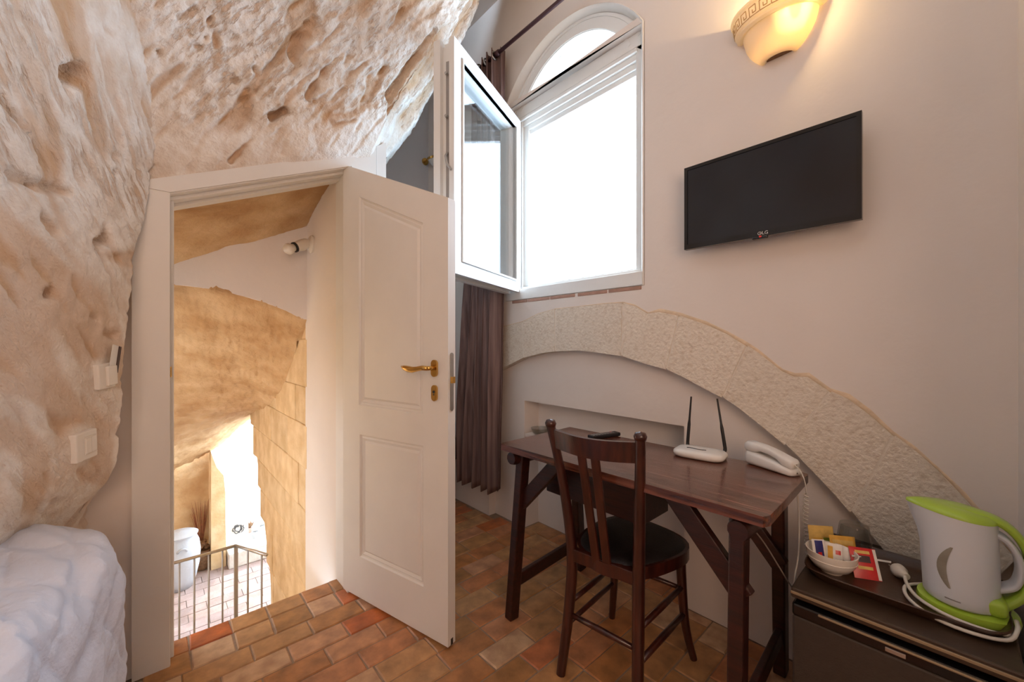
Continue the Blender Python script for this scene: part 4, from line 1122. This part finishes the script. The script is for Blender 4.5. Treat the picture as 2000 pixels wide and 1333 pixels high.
# ================================================================== THINGS ON THE DESK
# router
ro = thing('wifi_router', (1.58, .66, TZ), 'white wireless router with two black aerials on the desk', 'router')
RM = Matrix.Translation((1.578, .662, TZ)) @ Matrix.Rotation(R(7), 4, 'Z')
def rounded(a, b_, e=4.0, n=36):
    out = []
    for k in range(n):
        t_ = 2 * math.pi * k / n; c_, s_ = math.cos(t_), math.sin(t_)
        out.append((a * math.copysign(abs(c_) ** (2 / e), c_), b_ * math.copysign(abs(s_) ** (2 / e), s_)))
    return out
G = []
for sx, z in ((0.0, .002), (.86, .002), (.96, .006), (1.0, .014), (.98, .022), (.90, .028), (.55, .031), (0.0, .032)):
    o_ = rounded(.063 * sx + 1e-5, .093 * sx + 1e-5); o_.append(o_[0]); G.append([RM @ Vector((a, c, z)) for a, c in o_])
MB().grid(G).build('body', 'white_plastic', ro, smooth=True)
MB().tube([RM @ Vector((-.012 + .004 * math.sin(k), .045 - .010 * k, .0318)) for k in range(8)], .0022, 6).build('indicator_slot', 'black_plastic', ro)
MB().tube([RM @ Vector((.012 * math.cos(a) * 3.2, .018 * math.sin(a) * 3.0 - .02, .0300)) for a in [R(-70) + R(140) * k / 14 for k in range(15)]], .0008, 4).build('groove_line', 'cream_plastic', ro)
for yy, tx, ty in ((.070, .006, -.012), (-.070, .002, .030)):
    b0 = RM @ Vector((.068, yy, .018))
    up_ = Vector((tx, ty, .19))
    MB().tube([b0, b0 + Vector((.008, 0, .006)), b0 + Vector((.008, 0, .014)), b0 + Vector((.008, 0, .014)) + up_ * .40, b0 + Vector((.008, 0, .014)) + up_ * .50, b0 + Vector((.008, 0, .014)) + up_], [.006, .007, .0065, .0062, .0042, .0034], 10).build('antenna', 'black_plastic', ro, smooth=True, angle=50)
# remote
rm = thing('remote_control', (1.57, 1.10, TZ), 'black remote control lying on the desk behind the chair', 'remote')
RC = Matrix.Translation((1.575, 1.102, TZ + .0005)) @ Matrix.Rotation(R(-13), 4, 'Z')
MB().box((-.085, -.021, 0), (.085, .021, .018), .005, RC).build('body', 'black_plastic', rm, smooth=True, angle=40)
for i in range(8):
    for j in range(3):
        MB().box((-.075 + i * .017, -.013 + j * .010, .0175), (-.066 + i * .017, -.007 + j * .010, .0195), .0008, RC, seg=1).build('button', 'grey_metal' if (i, j) != (7, 2) else 'paper_red', rm)
# phone
ph_ = thing('telephone', (1.60, .44, TZ), 'white corded telephone on the right end of the desk', 'telephone')
PM = Matrix.Translation((1.613, .430, TZ)) @ Matrix.Rotation(R(-21), 4, 'Z') @ Matrix.Diagonal((1, 1, 1.12, 1))
def loftbox(secs, M, e=3.5, n=24):
    """sections along local y: (y, z centre, half width x, half height z)"""
    G = []
    for yy, zc_, a, b_ in secs:
        o_ = rounded(a, b_, e, n); o_.append(o_[0]); G.append([M @ Vector((p[0], yy, zc_ + p[1])) for p in o_])
    return MB().grid(G)
loftbox([(-.088, .010, .002, .002), (-.086, .010, .022, .008), (-.078, .011, .030, .011), (-.03, .016, .031, .016), (.03, .020, .031, .020), (.074, .023, .030, .023), (.082, .023, .026, .020), (.084, .023, .002, .002)], PM).build('base', 'white_plastic', ph_, smooth=True, angle=60)
loftbox([(-.086, .034, .002, .002), (-.084, .034, .018, .010), (-.076, .034, .024, .015), (-.048, .040, .025, .015), (-.030, .049, .023, .011), (0, .056, .022, .0105), (.030, .060, .023, .0115), (.050, .057, .026, .016), (.080, .057, .026, .017), (.088, .057, .021, .012), (.090, .057, .002, .002)], PM).build('handset', 'white_plastic', ph_, smooth=True, angle=60)
cp0 = PM @ Vector((-.010, -.083, .036))
crd = [cp0, cp0 + Vector((-.008, -.018, -.012)), cp0 + Vector((-.010, -.032, -.045)), cp0 + Vector((-.008, -.036, -.085))]
crd = curve3(crd, 12)
top_ = crd[-1]
bot_ = Vector((top_.x + .01, top_.y - .004, .415))
turns, per = 24, 10
for k in range(turns * per):
    t_ = k / (turns * per); a = 2 * math.pi * k / per
    c_ = top_.lerp(bot_, t_) + Vector((0, .004 * math.sin(t_ * 5), 0)); r_ = .0062
    crd.append(c_ + Vector((r_ * math.cos(a), r_ * math.sin(a), 0)))
crd += curve3([crd[-1], bot_ + Vector((.08, -.02, -.04)), (1.77, .40, .30), (1.78, .42, .18)], 10)[1:]
MB().tube(crd, .0018, 5).build('coiled_cord', 'cable_white', ph_, smooth=True)
# glass dish in the niche behind the desk
MB().box((IX + .002, .828, .595), (NX, 1.877, .615), .003).build('niche_ledge', 'plaster', wr)
dish = MB().lathe([(0, 0), (.040, 0), (.052, .012), (.060, .040), (.0575, .040), (.049, .013), (.038, .004), (0, .004)], (1.865, 1.80, .6155), 28)
tag(dish.build('glass_dish', 'drink_glass', smooth=True, angle=50), 'small clear glass dish in the wall niche at the left end of the desk', 'dish')
# thin cables hanging below the desk
tag(MB().tube(curve3([(1.245, .395, .70), (1.34, .375, .61), (1.40, .335, .50), (1.46, .31, .42), (1.62, .32, .32), (1.78, .36, .22)], 24), .0022, 6).build('lamp_cable', 'cable_grey', smooth=True), 'thin dark cable hanging under the right end of the desk', 'cable')
tag(MB().tube(curve3([(1.60, .352, .70), (1.59, .345, .62), (1.52, .33, .56), (1.45, .318, .54), (1.41, .318, .49), (1.44, .316, .43), (1.58, .318, .37), (1.74, .318, .30), (1.785, .33, .2)], 30), .0026, 6).build('network_cable', 'ivory_plastic', smooth=True), 'pale cable looping beside the right rear desk leg', 'cable')

# ================================================================== MINIBAR
FR0, FRY0, FRY1, FRZ = 1.29, -.095, .298, .540
fg = thing('minibar_fridge', (1.5, .1, 0), 'dark brown minibar fridge with a tray on top', 'fridge')
MB().box((FR0 + .045, FRY0, .015), (1.765, FRY1, FRZ - .028), .004).build('cabinet', 'black_plastic', fg)
MB().box((FR0 - .002, FRY0, FRZ - .028), (1.765, FRY1, FRZ), .004).build('top_panel', 'fridge_top', fg)
MB().box((FR0 - .006, FRY0, FRZ - .016), (FR0 - .001, FRY1, FRZ - .009), .001).build('top_trim', 'fridge_trim', fg)
dd = MB().box((FR0 + .002, FRY0 + .002, .03), (FR0 + .044, FRY1 - .002, FRZ - .075), .006).build('door', 'fridge_brown', fg)
MB().box((FR0 - .004, FRY0 + .002, FRZ - .074), (FR0 + .04, FRY1 - .002, FRZ - .040), .006).build('grip_rail', 'black_gloss', dd)
MB().box((FR0 - .007, FRY0 + .05, FRZ - .050), (FR0 - .001, FRY1 - .06, FRZ - .044), .002).build('grip_lip', 'fridge_trim', dd)
MB().box((FR0 - .006, .075, FRZ - .066), (FR0 - .003, .110, FRZ - .056), .001).build('badge', 'steel', dd)
for x in (1.36, 1.72):
    for yy in (FRY0 + .04, FRY1 - .04): MB().tube([(x, yy, 0), (x, yy, .017)], .014, 10).build('foot', 'black_plastic', fg)

# tray
ty = thing('serving_tray', (1.52, .1, FRZ), 'brown plastic serving tray on top of the minibar', 'tray')
TM = Matrix.Translation((1.515, .103, FRZ + .001))
G = []
for gx, gy, z in ((.0001, .0001, .003), (.125, .160, .003), (.136, .173, .006), (.146, .184, .022), (.152, .190, .026), (.155, .193, .024), (.150, .188, .016), (.138, .176, .0), (.0001, .0001, .0)):
    o_ = rounded(gx, gy, 6.0, 48)
    if gx > .14:
        o_ = [(a * (1 + .012 * math.sin(18 * math.atan2(c, a)) * (gx > .14)), c) for a, c in o_]
    o_.append(o_[0]); G.append([TM @ Vector((a, c, z)) for a, c in o_])
MB().grid(G).build('tray', 'tray_brown', ty, smooth=True, angle=50)
TT = FRZ + .004
# bowl with sachets
bw = thing('sugar_bowl', (1.455, .238, TT), 'small white porcelain bowl holding sachets on the tray', 'bowl')
MB().lathe([(0, 0), (.026, 0), (.028, .006), (.044, .014), (.055, .030), (.0595, .048), (.061, .060), (.058, .060), (.055, .046), (.050, .030), (.038, .017), (.022, .010), (0, .009)], (1.455, .238, TT), 32).build('bowl', 'porcelain', bw, smooth=True, angle=60)
MB().tube([(1.455 + .0582 * math.cos(a), .238 + .0582 * math.sin(a), TT + .040) for a in [2 * math.pi * k / 32 for k in range(32)]], .0012, 5, closed=True).build('rim_line', 'porcelain', bw, smooth=True)
def sachet(name, c, wd, ht, th, yaw, tilt, m_, label, bands=(), cat='sachet', roll=0):
    """flat pillow sachet standing on its edge: crimped ends, slightly puffed middle, printed bands as thin patches"""
    s_ = thing(name, c, label, cat, 'sachets on the tray')
    M = Matrix.Translation(c) @ Matrix.Rotation(R(yaw), 4, 'Z') @ Matrix.Rotation(R(tilt), 4, 'X') @ Matrix.Rotation(R(roll), 4, 'Y')
    nx, nz = 8, 8
    def pt(u, v, sgn, ex=0):
        pf = th * (max(0, math.sin(math.pi * u)) ** .6) * (max(0, math.sin(math.pi * v)) ** .6)
        return M @ Vector(((u - .5) * wd, sgn * (pf / 2 + .0004 + ex), v * ht))
    mb = MB()
    for sg in (-1, 1): mb.grid([[pt(i / nx, j / nz, sg) for i in range(nx + 1)] for j in range(nz + 1)])
    bmesh.ops.remove_doubles(mb.bm, verts=mb.bm.verts[:], dist=.0001)
    mb.build('packet', m_, s_, smooth=True)
    for (u0, v0, u1, v1, bm_) in bands:
        mb = MB().grid([[pt(u0 + (u1 - u0) * i / 5, v0 + (v1 - v0) * j / 5, -1, .0007) for i in range(6)] for j in range(6)])
        mb.build('print_patch', bm_, s_, smooth=True)
    return s_
vyaw = -57      # face turned to the viewer
sachet('sachet', (1.452, .262, TT + .016), .034, .062, .006, vyaw + 8, -14, 'paper_white', 'dark blue and white sachet standing in the bowl', [(.18, .12, .82, .95, 'paper_blue'), (.35, .2, .65, .45, 'paper_red')])
sachet('sachet', (1.468, .234, TT + .016), .040, .056, .010, vyaw - 18, -18, 'paper_white', 'white sachet with pink print in the bowl', [(.15, .15, .45, .85, 'paper_orange'), (.6, .5, .9, .7, 'paper_red')])
sachet('sachet', (1.480, .216, TT + .018), .030, .050, .009, vyaw - 40, -22, 'paper_white', 'plain crumpled white sachet at the right of the bowl', [(.2, .05, .8, .25, 'pine_cone')])
sachet('tea_bag', (1.535, .270, TT + .001), .070, .088, .005, vyaw + 6, -12, 'paper_yellow', 'yellow tea bag envelope standing behind the bowl', [(.55, .45, .97, .62, 'paper_green'), (.15, .45, .50, .60, 'paper_orange')], 'tea bag')
sachet('tea_bag', (1.515, .215, TT + .001), .066, .082, .005, vyaw + 2, -14, 'paper_orange', 'orange tea bag envelope behind the red coffee packet', [(.1, .70, .9, .86, 'paper_yellow')], 'tea bag')
sachet('coffee_sachet', (1.475, .160, TT + .001), .062, .080, .007, vyaw - 4, -30, 'paper_red', 'red instant coffee sachet leaning on the orange tea bags', [(.2, .80, .75, .90, 'paper_yellow'), (.12, .52, .72, .74, 'paper_dark'), (.2, .3, .75, .40, 'paper_yellow'), (.88, .02, 1.0, .98, 'paper_white')], 'sachet')
tag(MB().beam((1.478, .196, TT + .052), (1.545, .120, TT + .040), .005, .0025, .0008, side=(0, 0, 1)).build('stirring_stick', 'white_plastic'), 'white plastic stirring stick across the red sachet', 'stirrer')
# upturned glass
gl = MB().lathe([(.047, 0), (.049, .002), (.036, .100), (.034, .106), (0, .106), (0, .096), (.032, .096), (.045, .003), (.047, 0)], (1.585, .205, TT), 32)
tag(gl.build('drinking_glass', 'drink_glass', smooth=True, angle=40), 'clear drinking glass turned upside down behind the tea bags', 'glass')

# ------------------------------------------------------------------ kettle
kt = thing('electric_kettle', (1.475, -.004, TT), 'white electric kettle with lime green lid and handle', 'kettle')
kc = Vector((1.492, -.010, TT))
kyaw = R(95)                                                        # local +x = spout direction
KM = Matrix.Translation(kc) @ Matrix.Rotation(kyaw, 4, 'Z') @ Matrix.Diagonal((1.06, 1.06, 1.10, 1))
# power base
G = []
for s_, z in ((.0001, .0), (.98, .0), (1.0, .006), (.97, .016), (.80, .020), (.0001, .020)):
    o_ = rounded(.082 * s_, .072 * s_, 2.2, 40); o_.append(o_[0]); G.append([KM @ Vector((a - .008, c, z)) for a, c in o_])
MB().grid(G).build('power_base', 'lime_plastic', kt, smooth=True, angle=50)
# body: oval sections leaning out to the spout
def sec(z): # centre x, half-length front, half-length back, half-width
    t_ = z / .20
    return dict(f=.062 + .010 * t_ + .010 * max(0, t_ - .72) / .28, b=.062 - .006 * t_, w=.066 - .010 * t_)
def kring(z, gs=1.0, topslope=0.0, n=44):
    s_ = sec(z); out = []
    for k in range(n):
        a = 2 * math.pi * k / n; ca, sa = math.cos(a), math.sin(a)
        rx = s_['f'] if ca >= 0 else s_['b']
        # pinched spout
        pinch = max(0, ca) ** 8 * max(0, z - .12) / .08 * .012
        xx, yy = (rx + pinch) * ca * gs, s_['w'] * sa * gs * (1 - .25 * max(0, ca) ** 2 * max(0, z - .1) / .1)
        zz = .022 + z + (topslope * (xx - .02) if topslope else 0)
        out.append((xx, yy, zz))
    out.append(out[0]); return out
zs = [0, .004, .02, .05, .08, .11, .14, .17]
G = [[KM @ Vector(p) for p in kring(0, .90)]]
for z in zs: G.append([KM @ Vector(p) for p in kring(z, 1.0 if z > 0 else .96)])
G.append([KM @ Vector(p) for p in kring(.192, 1.0, .10)])
G.insert(0, [KM @ Vector((0, 0, .022))] * len(G[0]))
mb = MB().grid(G); bmesh.ops.remove_doubles(mb.bm, verts=mb.bm.verts[:], dist=.0003)
mb.build('body', 'kettle_body', kt, smooth=True, angle=60)
G = [[KM @ Vector(p) for p in kring(.192, 1.012, .10)], [KM @ Vector((p[0], p[1], p[2] + .006)) for p in kring(.192, 1.0, .10)], [KM @ Vector((p[0], p[1], p[2] + .013)) for p in kring(.192, .80, .10)], [KM @ Vector((p[0], p[1], p[2] + .016)) for p in kring(.192, .35, .10)], [KM @ Vector((0, 0, .224))] * 45]
mb = MB().grid(G); bmesh.ops.remove_doubles(mb.bm, verts=mb.bm.verts[:], dist=.0003)
mb.build('lid', 'lime_plastic', kt, smooth=True, angle=60)
def strap(path, hw, th, n=26, e=3.0):
    c_ = curve3([Vector(p) for p in path], n); G = []
    for i, p in enumerate(c_):
        d_ = (c_[min(n, i + 1)] - c_[max(0, i - 1)]).normalized(); nrm = Vector((d_.z, 0, -d_.x))
        o_ = rounded(hw(i / n), th(i / n), e, 20); o_.append(o_[0])
        G.append([KM @ (p + Vector((0, 1, 0)) * a + nrm * b_) for a, b_ in o_])
    return MB().grid(G)
strap([(.020, 0, .222), (-.030, 0, .219), (-.068, 0, .204), (-.094, 0, .168), (-.102, 0, .120), (-.092, 0, .072), (-.066, 0, .038), (-.050, 0, .024)], lambda t: .024 - .004 * math.sin(math.pi * t) + .016 * max(0, t - .7), lambda t: .0085 + .006 * max(0, t - .6)).build('handle', 'lime_plastic', kt, smooth=True)
strap([(-.040, 0, .190), (-.066, 0, .176), (-.082, 0, .150), (-.087, 0, .116), (-.078, 0, .082), (-.050, 0, .064)], lambda t: .021, lambda t: .007).build('handle_lining', 'kettle_body', kt, smooth=True)
MB().box((-.066, -.052, .020), (-.016, .052, .056), .012, KM, seg=4).build('heel', 'lime_plastic', kt, smooth=True)
# water gauge crescent and printed maker mark, on the side facing the room
def kside(x, z, ex=.0008):
    s_ = sec(z - .022); rx = s_['f'] if x >= 0 else s_['b']
    yy = s_['w'] * math.sqrt(max(0, 1 - (x / rx) ** 2)) * (1 - .25 * max(0, x / rx) ** 2 * max(0, z - .122) / .1)
    return KM @ Vector((x, yy + ex, z))
G = []
for k in range(13):
    t_ = k / 12; z = .060 + .090 * t_; w_ = math.sin(math.pi * (.03 + .94 * t_))
    xo = .020 + .024 * w_ ** .7 - .004 * t_; xi = .020 + .009 * w_ - .004 * t_
    G.append([kside(xo, z, .001), kside((xo + xi) / 2, z, .0022), kside(xi, z, .001)])
MB().grid(G).build('water_gauge', 'kettle_gauge', kt, smooth=True)
MB().grid([[kside(x, z, .0006) for x in (.030, .022, .014, .006)] for z in (.036, .0385)]).build('maker_mark', 'grey_metal', kt)
# cable wrapped round the kettle base, with plug
cb = thing('kettle_cable', (1.47, .03, TT), 'cream power cable with plug lying round the kettle base', 'cable')
pts = []
for k in range(30):
    a = R(60) + R(300) * k / 29
    pts.append(Vector((1.478 + .095 * math.cos(a) * 1.02, -.006 + .100 * math.sin(a) * .93, TT + .005 + .006 * (k % 7 == 3))))
pts2 = [Vector((1.535, .092, TT + .02)), Vector((1.50, .085, TT + .012)), Vector((1.44, .062, TT + .012)), Vector((1.395, .015, TT + .014)), Vector((1.385, -.04, TT + .014)), Vector((1.402, -.078, TT + .012)), Vector((1.43, -.092, TT + .012)), Vector((1.47, -.093, TT + .012))]
MB().tube([p for p in curve3([q for q in pts2], 30)], .0042, 8).build('cable', 'cable_white', cb, smooth=True)
pts3 = [Vector((1.55, .055, TT + .006)), Vector((1.50, .088, TT + .006)), Vector((1.43, .078, TT + .006)), Vector((1.375, .03, TT + .006)), Vector((1.365, -.03, TT + .007)), Vector((1.388, -.078, TT + .008)), Vector((1.42, -.093, TT + .022)), Vector((1.46, -.094, TT + .024))]
MB().tube(curve3(pts3, 30), .0042, 8).build('cable_loop', 'cable_white', cb, smooth=True)
PG = Matrix.Translation((1.552, .102, TT + .018)) @ Matrix.Rotation(R(35), 4, 'Z') @ Matrix.Rotation(R(90), 4, 'Y')
MB().lathe([(0, -.026), (.008, -.026), (.011, -.012), (.017, -.004), (.0185, .010), (.015, .016), (0, .016)], (0, 0, 0), 18, M=PG).build('plug', 'cable_white', cb, smooth=True, angle=50)
for s_ in (-.006, .006): MB().tube([PG @ Vector((0, s_, .014)), PG @ Vector((0, s_, .034))], .0022, 6).build('pin', 'steel', cb)

# ================================================================== SWITCHES ON THE ROCK
def plate_frame(px, py, lift=.004):
    a, z, p = lw_hit(px, py)
    return a, z
def lw_frame(a, z, out):
    p = lw_point(a, z); p2 = Vector((p.x + AN.x * out, p.y + AN.y * out, z)); return p2
def switch_matrix(px, py, out, roll):
    a, z, _ = lw_hit(px, py); p = lw_frame(a, z, out)
    # local x along wall to the right (towards the door), local y up, local z into the room
    X = Vector((-AD.x, -AD.y, 0)); Y = Vector((0, 0, 1)); Z = Vector((AN.x, AN.y, 0))
    M = Matrix(((X.x, Y.x, Z.x, p.x), (X.y, Y.y, Z.y, p.y), (X.z, Y.z, Z.z, p.z), (0, 0, 0, 1)))
    return M @ Matrix.Rotation(R(roll), 4, 'Z')
SM = switch_matrix(160, 871, .003, 3)
sw = thing('light_switch', SM.translation, 'cream double light switch plate on the rock wall', 'switch')
MB().box((-.040, -.041, -.03), (.040, .041, .010), .004, SM).build('plate', 'cream_plastic', sw)
MB().box((-.012, -.026, .009), (.032, .026, .0125), .002, SM).build('module_frame', 'ivory_plastic', sw)
for x0_s, x1_s in ((-.011, .0095), (.0105, .031)):
    MB().box((x0_s, -.022, .011), (x1_s, .022, .0145), .002, SM).build('rocker', 'cream_plastic', sw)
KMx = switch_matrix(200, 735, .003, 4)
ks = thing('key_card_switch', KMx.translation, 'cream key card switch on the rock wall above the light switch', 'switch')
MB().box((-.036, -.038, -.03), (.036, .038, .010), .004, KMx).build('plate', 'cream_plastic', ks)
MB().box((-.010, -.030, .009), (.032, .030, .018), .003, KMx).build('card_pocket', 'cream_plastic', ks)
kcd = MB().box((-.004, .012, .012), (.034, .098, .0145), .002, KMx @ Matrix.Rotation(R(-16), 4, 'Z'))
kco = kcd.build('key_card', 'white_plastic'); tag(kco, 'white key card with dark stripe stuck in the card switch', 'key card')
MB().box((.022, .014, .0143), (.033, .097, .0165), .0004, KMx @ Matrix.Rotation(R(-16), 4, 'Z'), seg=1).build('stripe', 'paper_dark', kco)

# ================================================================== BED
BZ = 0.715
bd = thing('bed', (-.6, 1.1, 0), 'bed under a white quilt at the lower left', 'bed')
# footprint: long edge runs alongside the viewer's left, corner near the door
BU = Vector((-0.28, -0.96)).normalized(); BV = Vector((-BU.y, BU.x))
if BV.x > 0: BV = -BV
BC = Vector((-0.052, 1.465))                                        # rounded corner by the door
def bedpt(u, v, z): p = BC + BU * (u - 0.75 * v) + BV * v; return Vector((p.x, p.y, z))
G = []; NU, NV = 220, 130
LU, LV = 1.75, 0.31
def bed_profile(s_):   # s from the hem (0) up over the edge (0.42) onto the top
    if s_ < .40: return -.028 * (1 - s_ / .40) ** 1.2 - .008, .06 + (BZ - .10 - .06) * (s_ / .40)
    if s_ < .56:
        a = (s_ - .40) / .16 * math.pi / 2; return -.008 + .075 * (1 - math.cos(a)), BZ - .10 + .09 * math.sin(a)
    return .067 + (LV - .067) * (s_ - .56) / .44, BZ - .01 + .012 * math.sin((s_ - .56) / .44 * math.pi)
for j in range(NV + 1):
    row = []
    v_, z_ = bed_profile(j / NV)
    for i in range(NU + 1):
        u = LU * (i / NU) ** 1.3
        k = max(0.0, 1 - u / .09); rr = v_ + .060 * k * k
        p = bedpt(u, rr, z_ - .022 * k * k * (z_ / BZ))
        fold = .010 * noise.noise(Vector((u * 8, z_ * 4.0, 2))) + .008 * noise.noise(Vector((u * 24 + z_ * 9, z_ * 14, 5)))
        qd = .014 * (abs(math.sin((u * .7 + v_ + z_) * 18)) ** .35) * (abs(math.sin((u - v_ * .6 - z_ * .6) * 18)) ** .35) + .004 * noise.noise(Vector((u * 40 - z_ * 22, z_ * 30, 1)))
        w_ = 1.0 if j / NV < .5 else .8
        p += Vector((-BV.x, -BV.y, 0)) * (fold + qd * .9) * (j / NV < .56) + Vector((0, 0, 1)) * (fold + qd * .8) * (j / NV >= .45)
        row.append(p)
    G.append(row)
# foot end closing to the wall
mb = MB().grid(G)
G2 = [[Vector(G[j][0]) + Vector((BV.x, BV.y, 0)) * 0.02 * q * (1.0) + Vector((-BU.x, -BU.y, 0)) * (.012 * math.sin(q * .6)) * 0 for q in range(2)] for j in range(NV + 1)]
mb.build('quilt', 'quilt', bd, smooth=True)
G3 = []
for j in range(NV + 1):
    p0 = Vector(G[j][0]); v_, z_ = bed_profile(j / NV)
    row = []
    for q in range(14):
        t_ = q / 13; row.append(p0 + Vector((BV.x, BV.y, 0)) * (LV - v_ - .060) * t_ + Vector((-BU.x, -BU.y, 0)) * .03 * math.sin(t_ * math.pi / 2) * (z_ < BZ - .02))
    G3.append(row)
MB().grid(G3[: int(NV * .58)]).build('quilt_end', 'quilt', bd, smooth=True)
MB().plate([tuple(bedpt(.05, .06, 0).xy), tuple(bedpt(LU, .06, 0).xy), tuple(bedpt(LU, LV, 0).xy), tuple(bedpt(.05, LV, 0).xy)], FZ, .0, BZ - .10).build('mattress_base', 'quilt', bd)
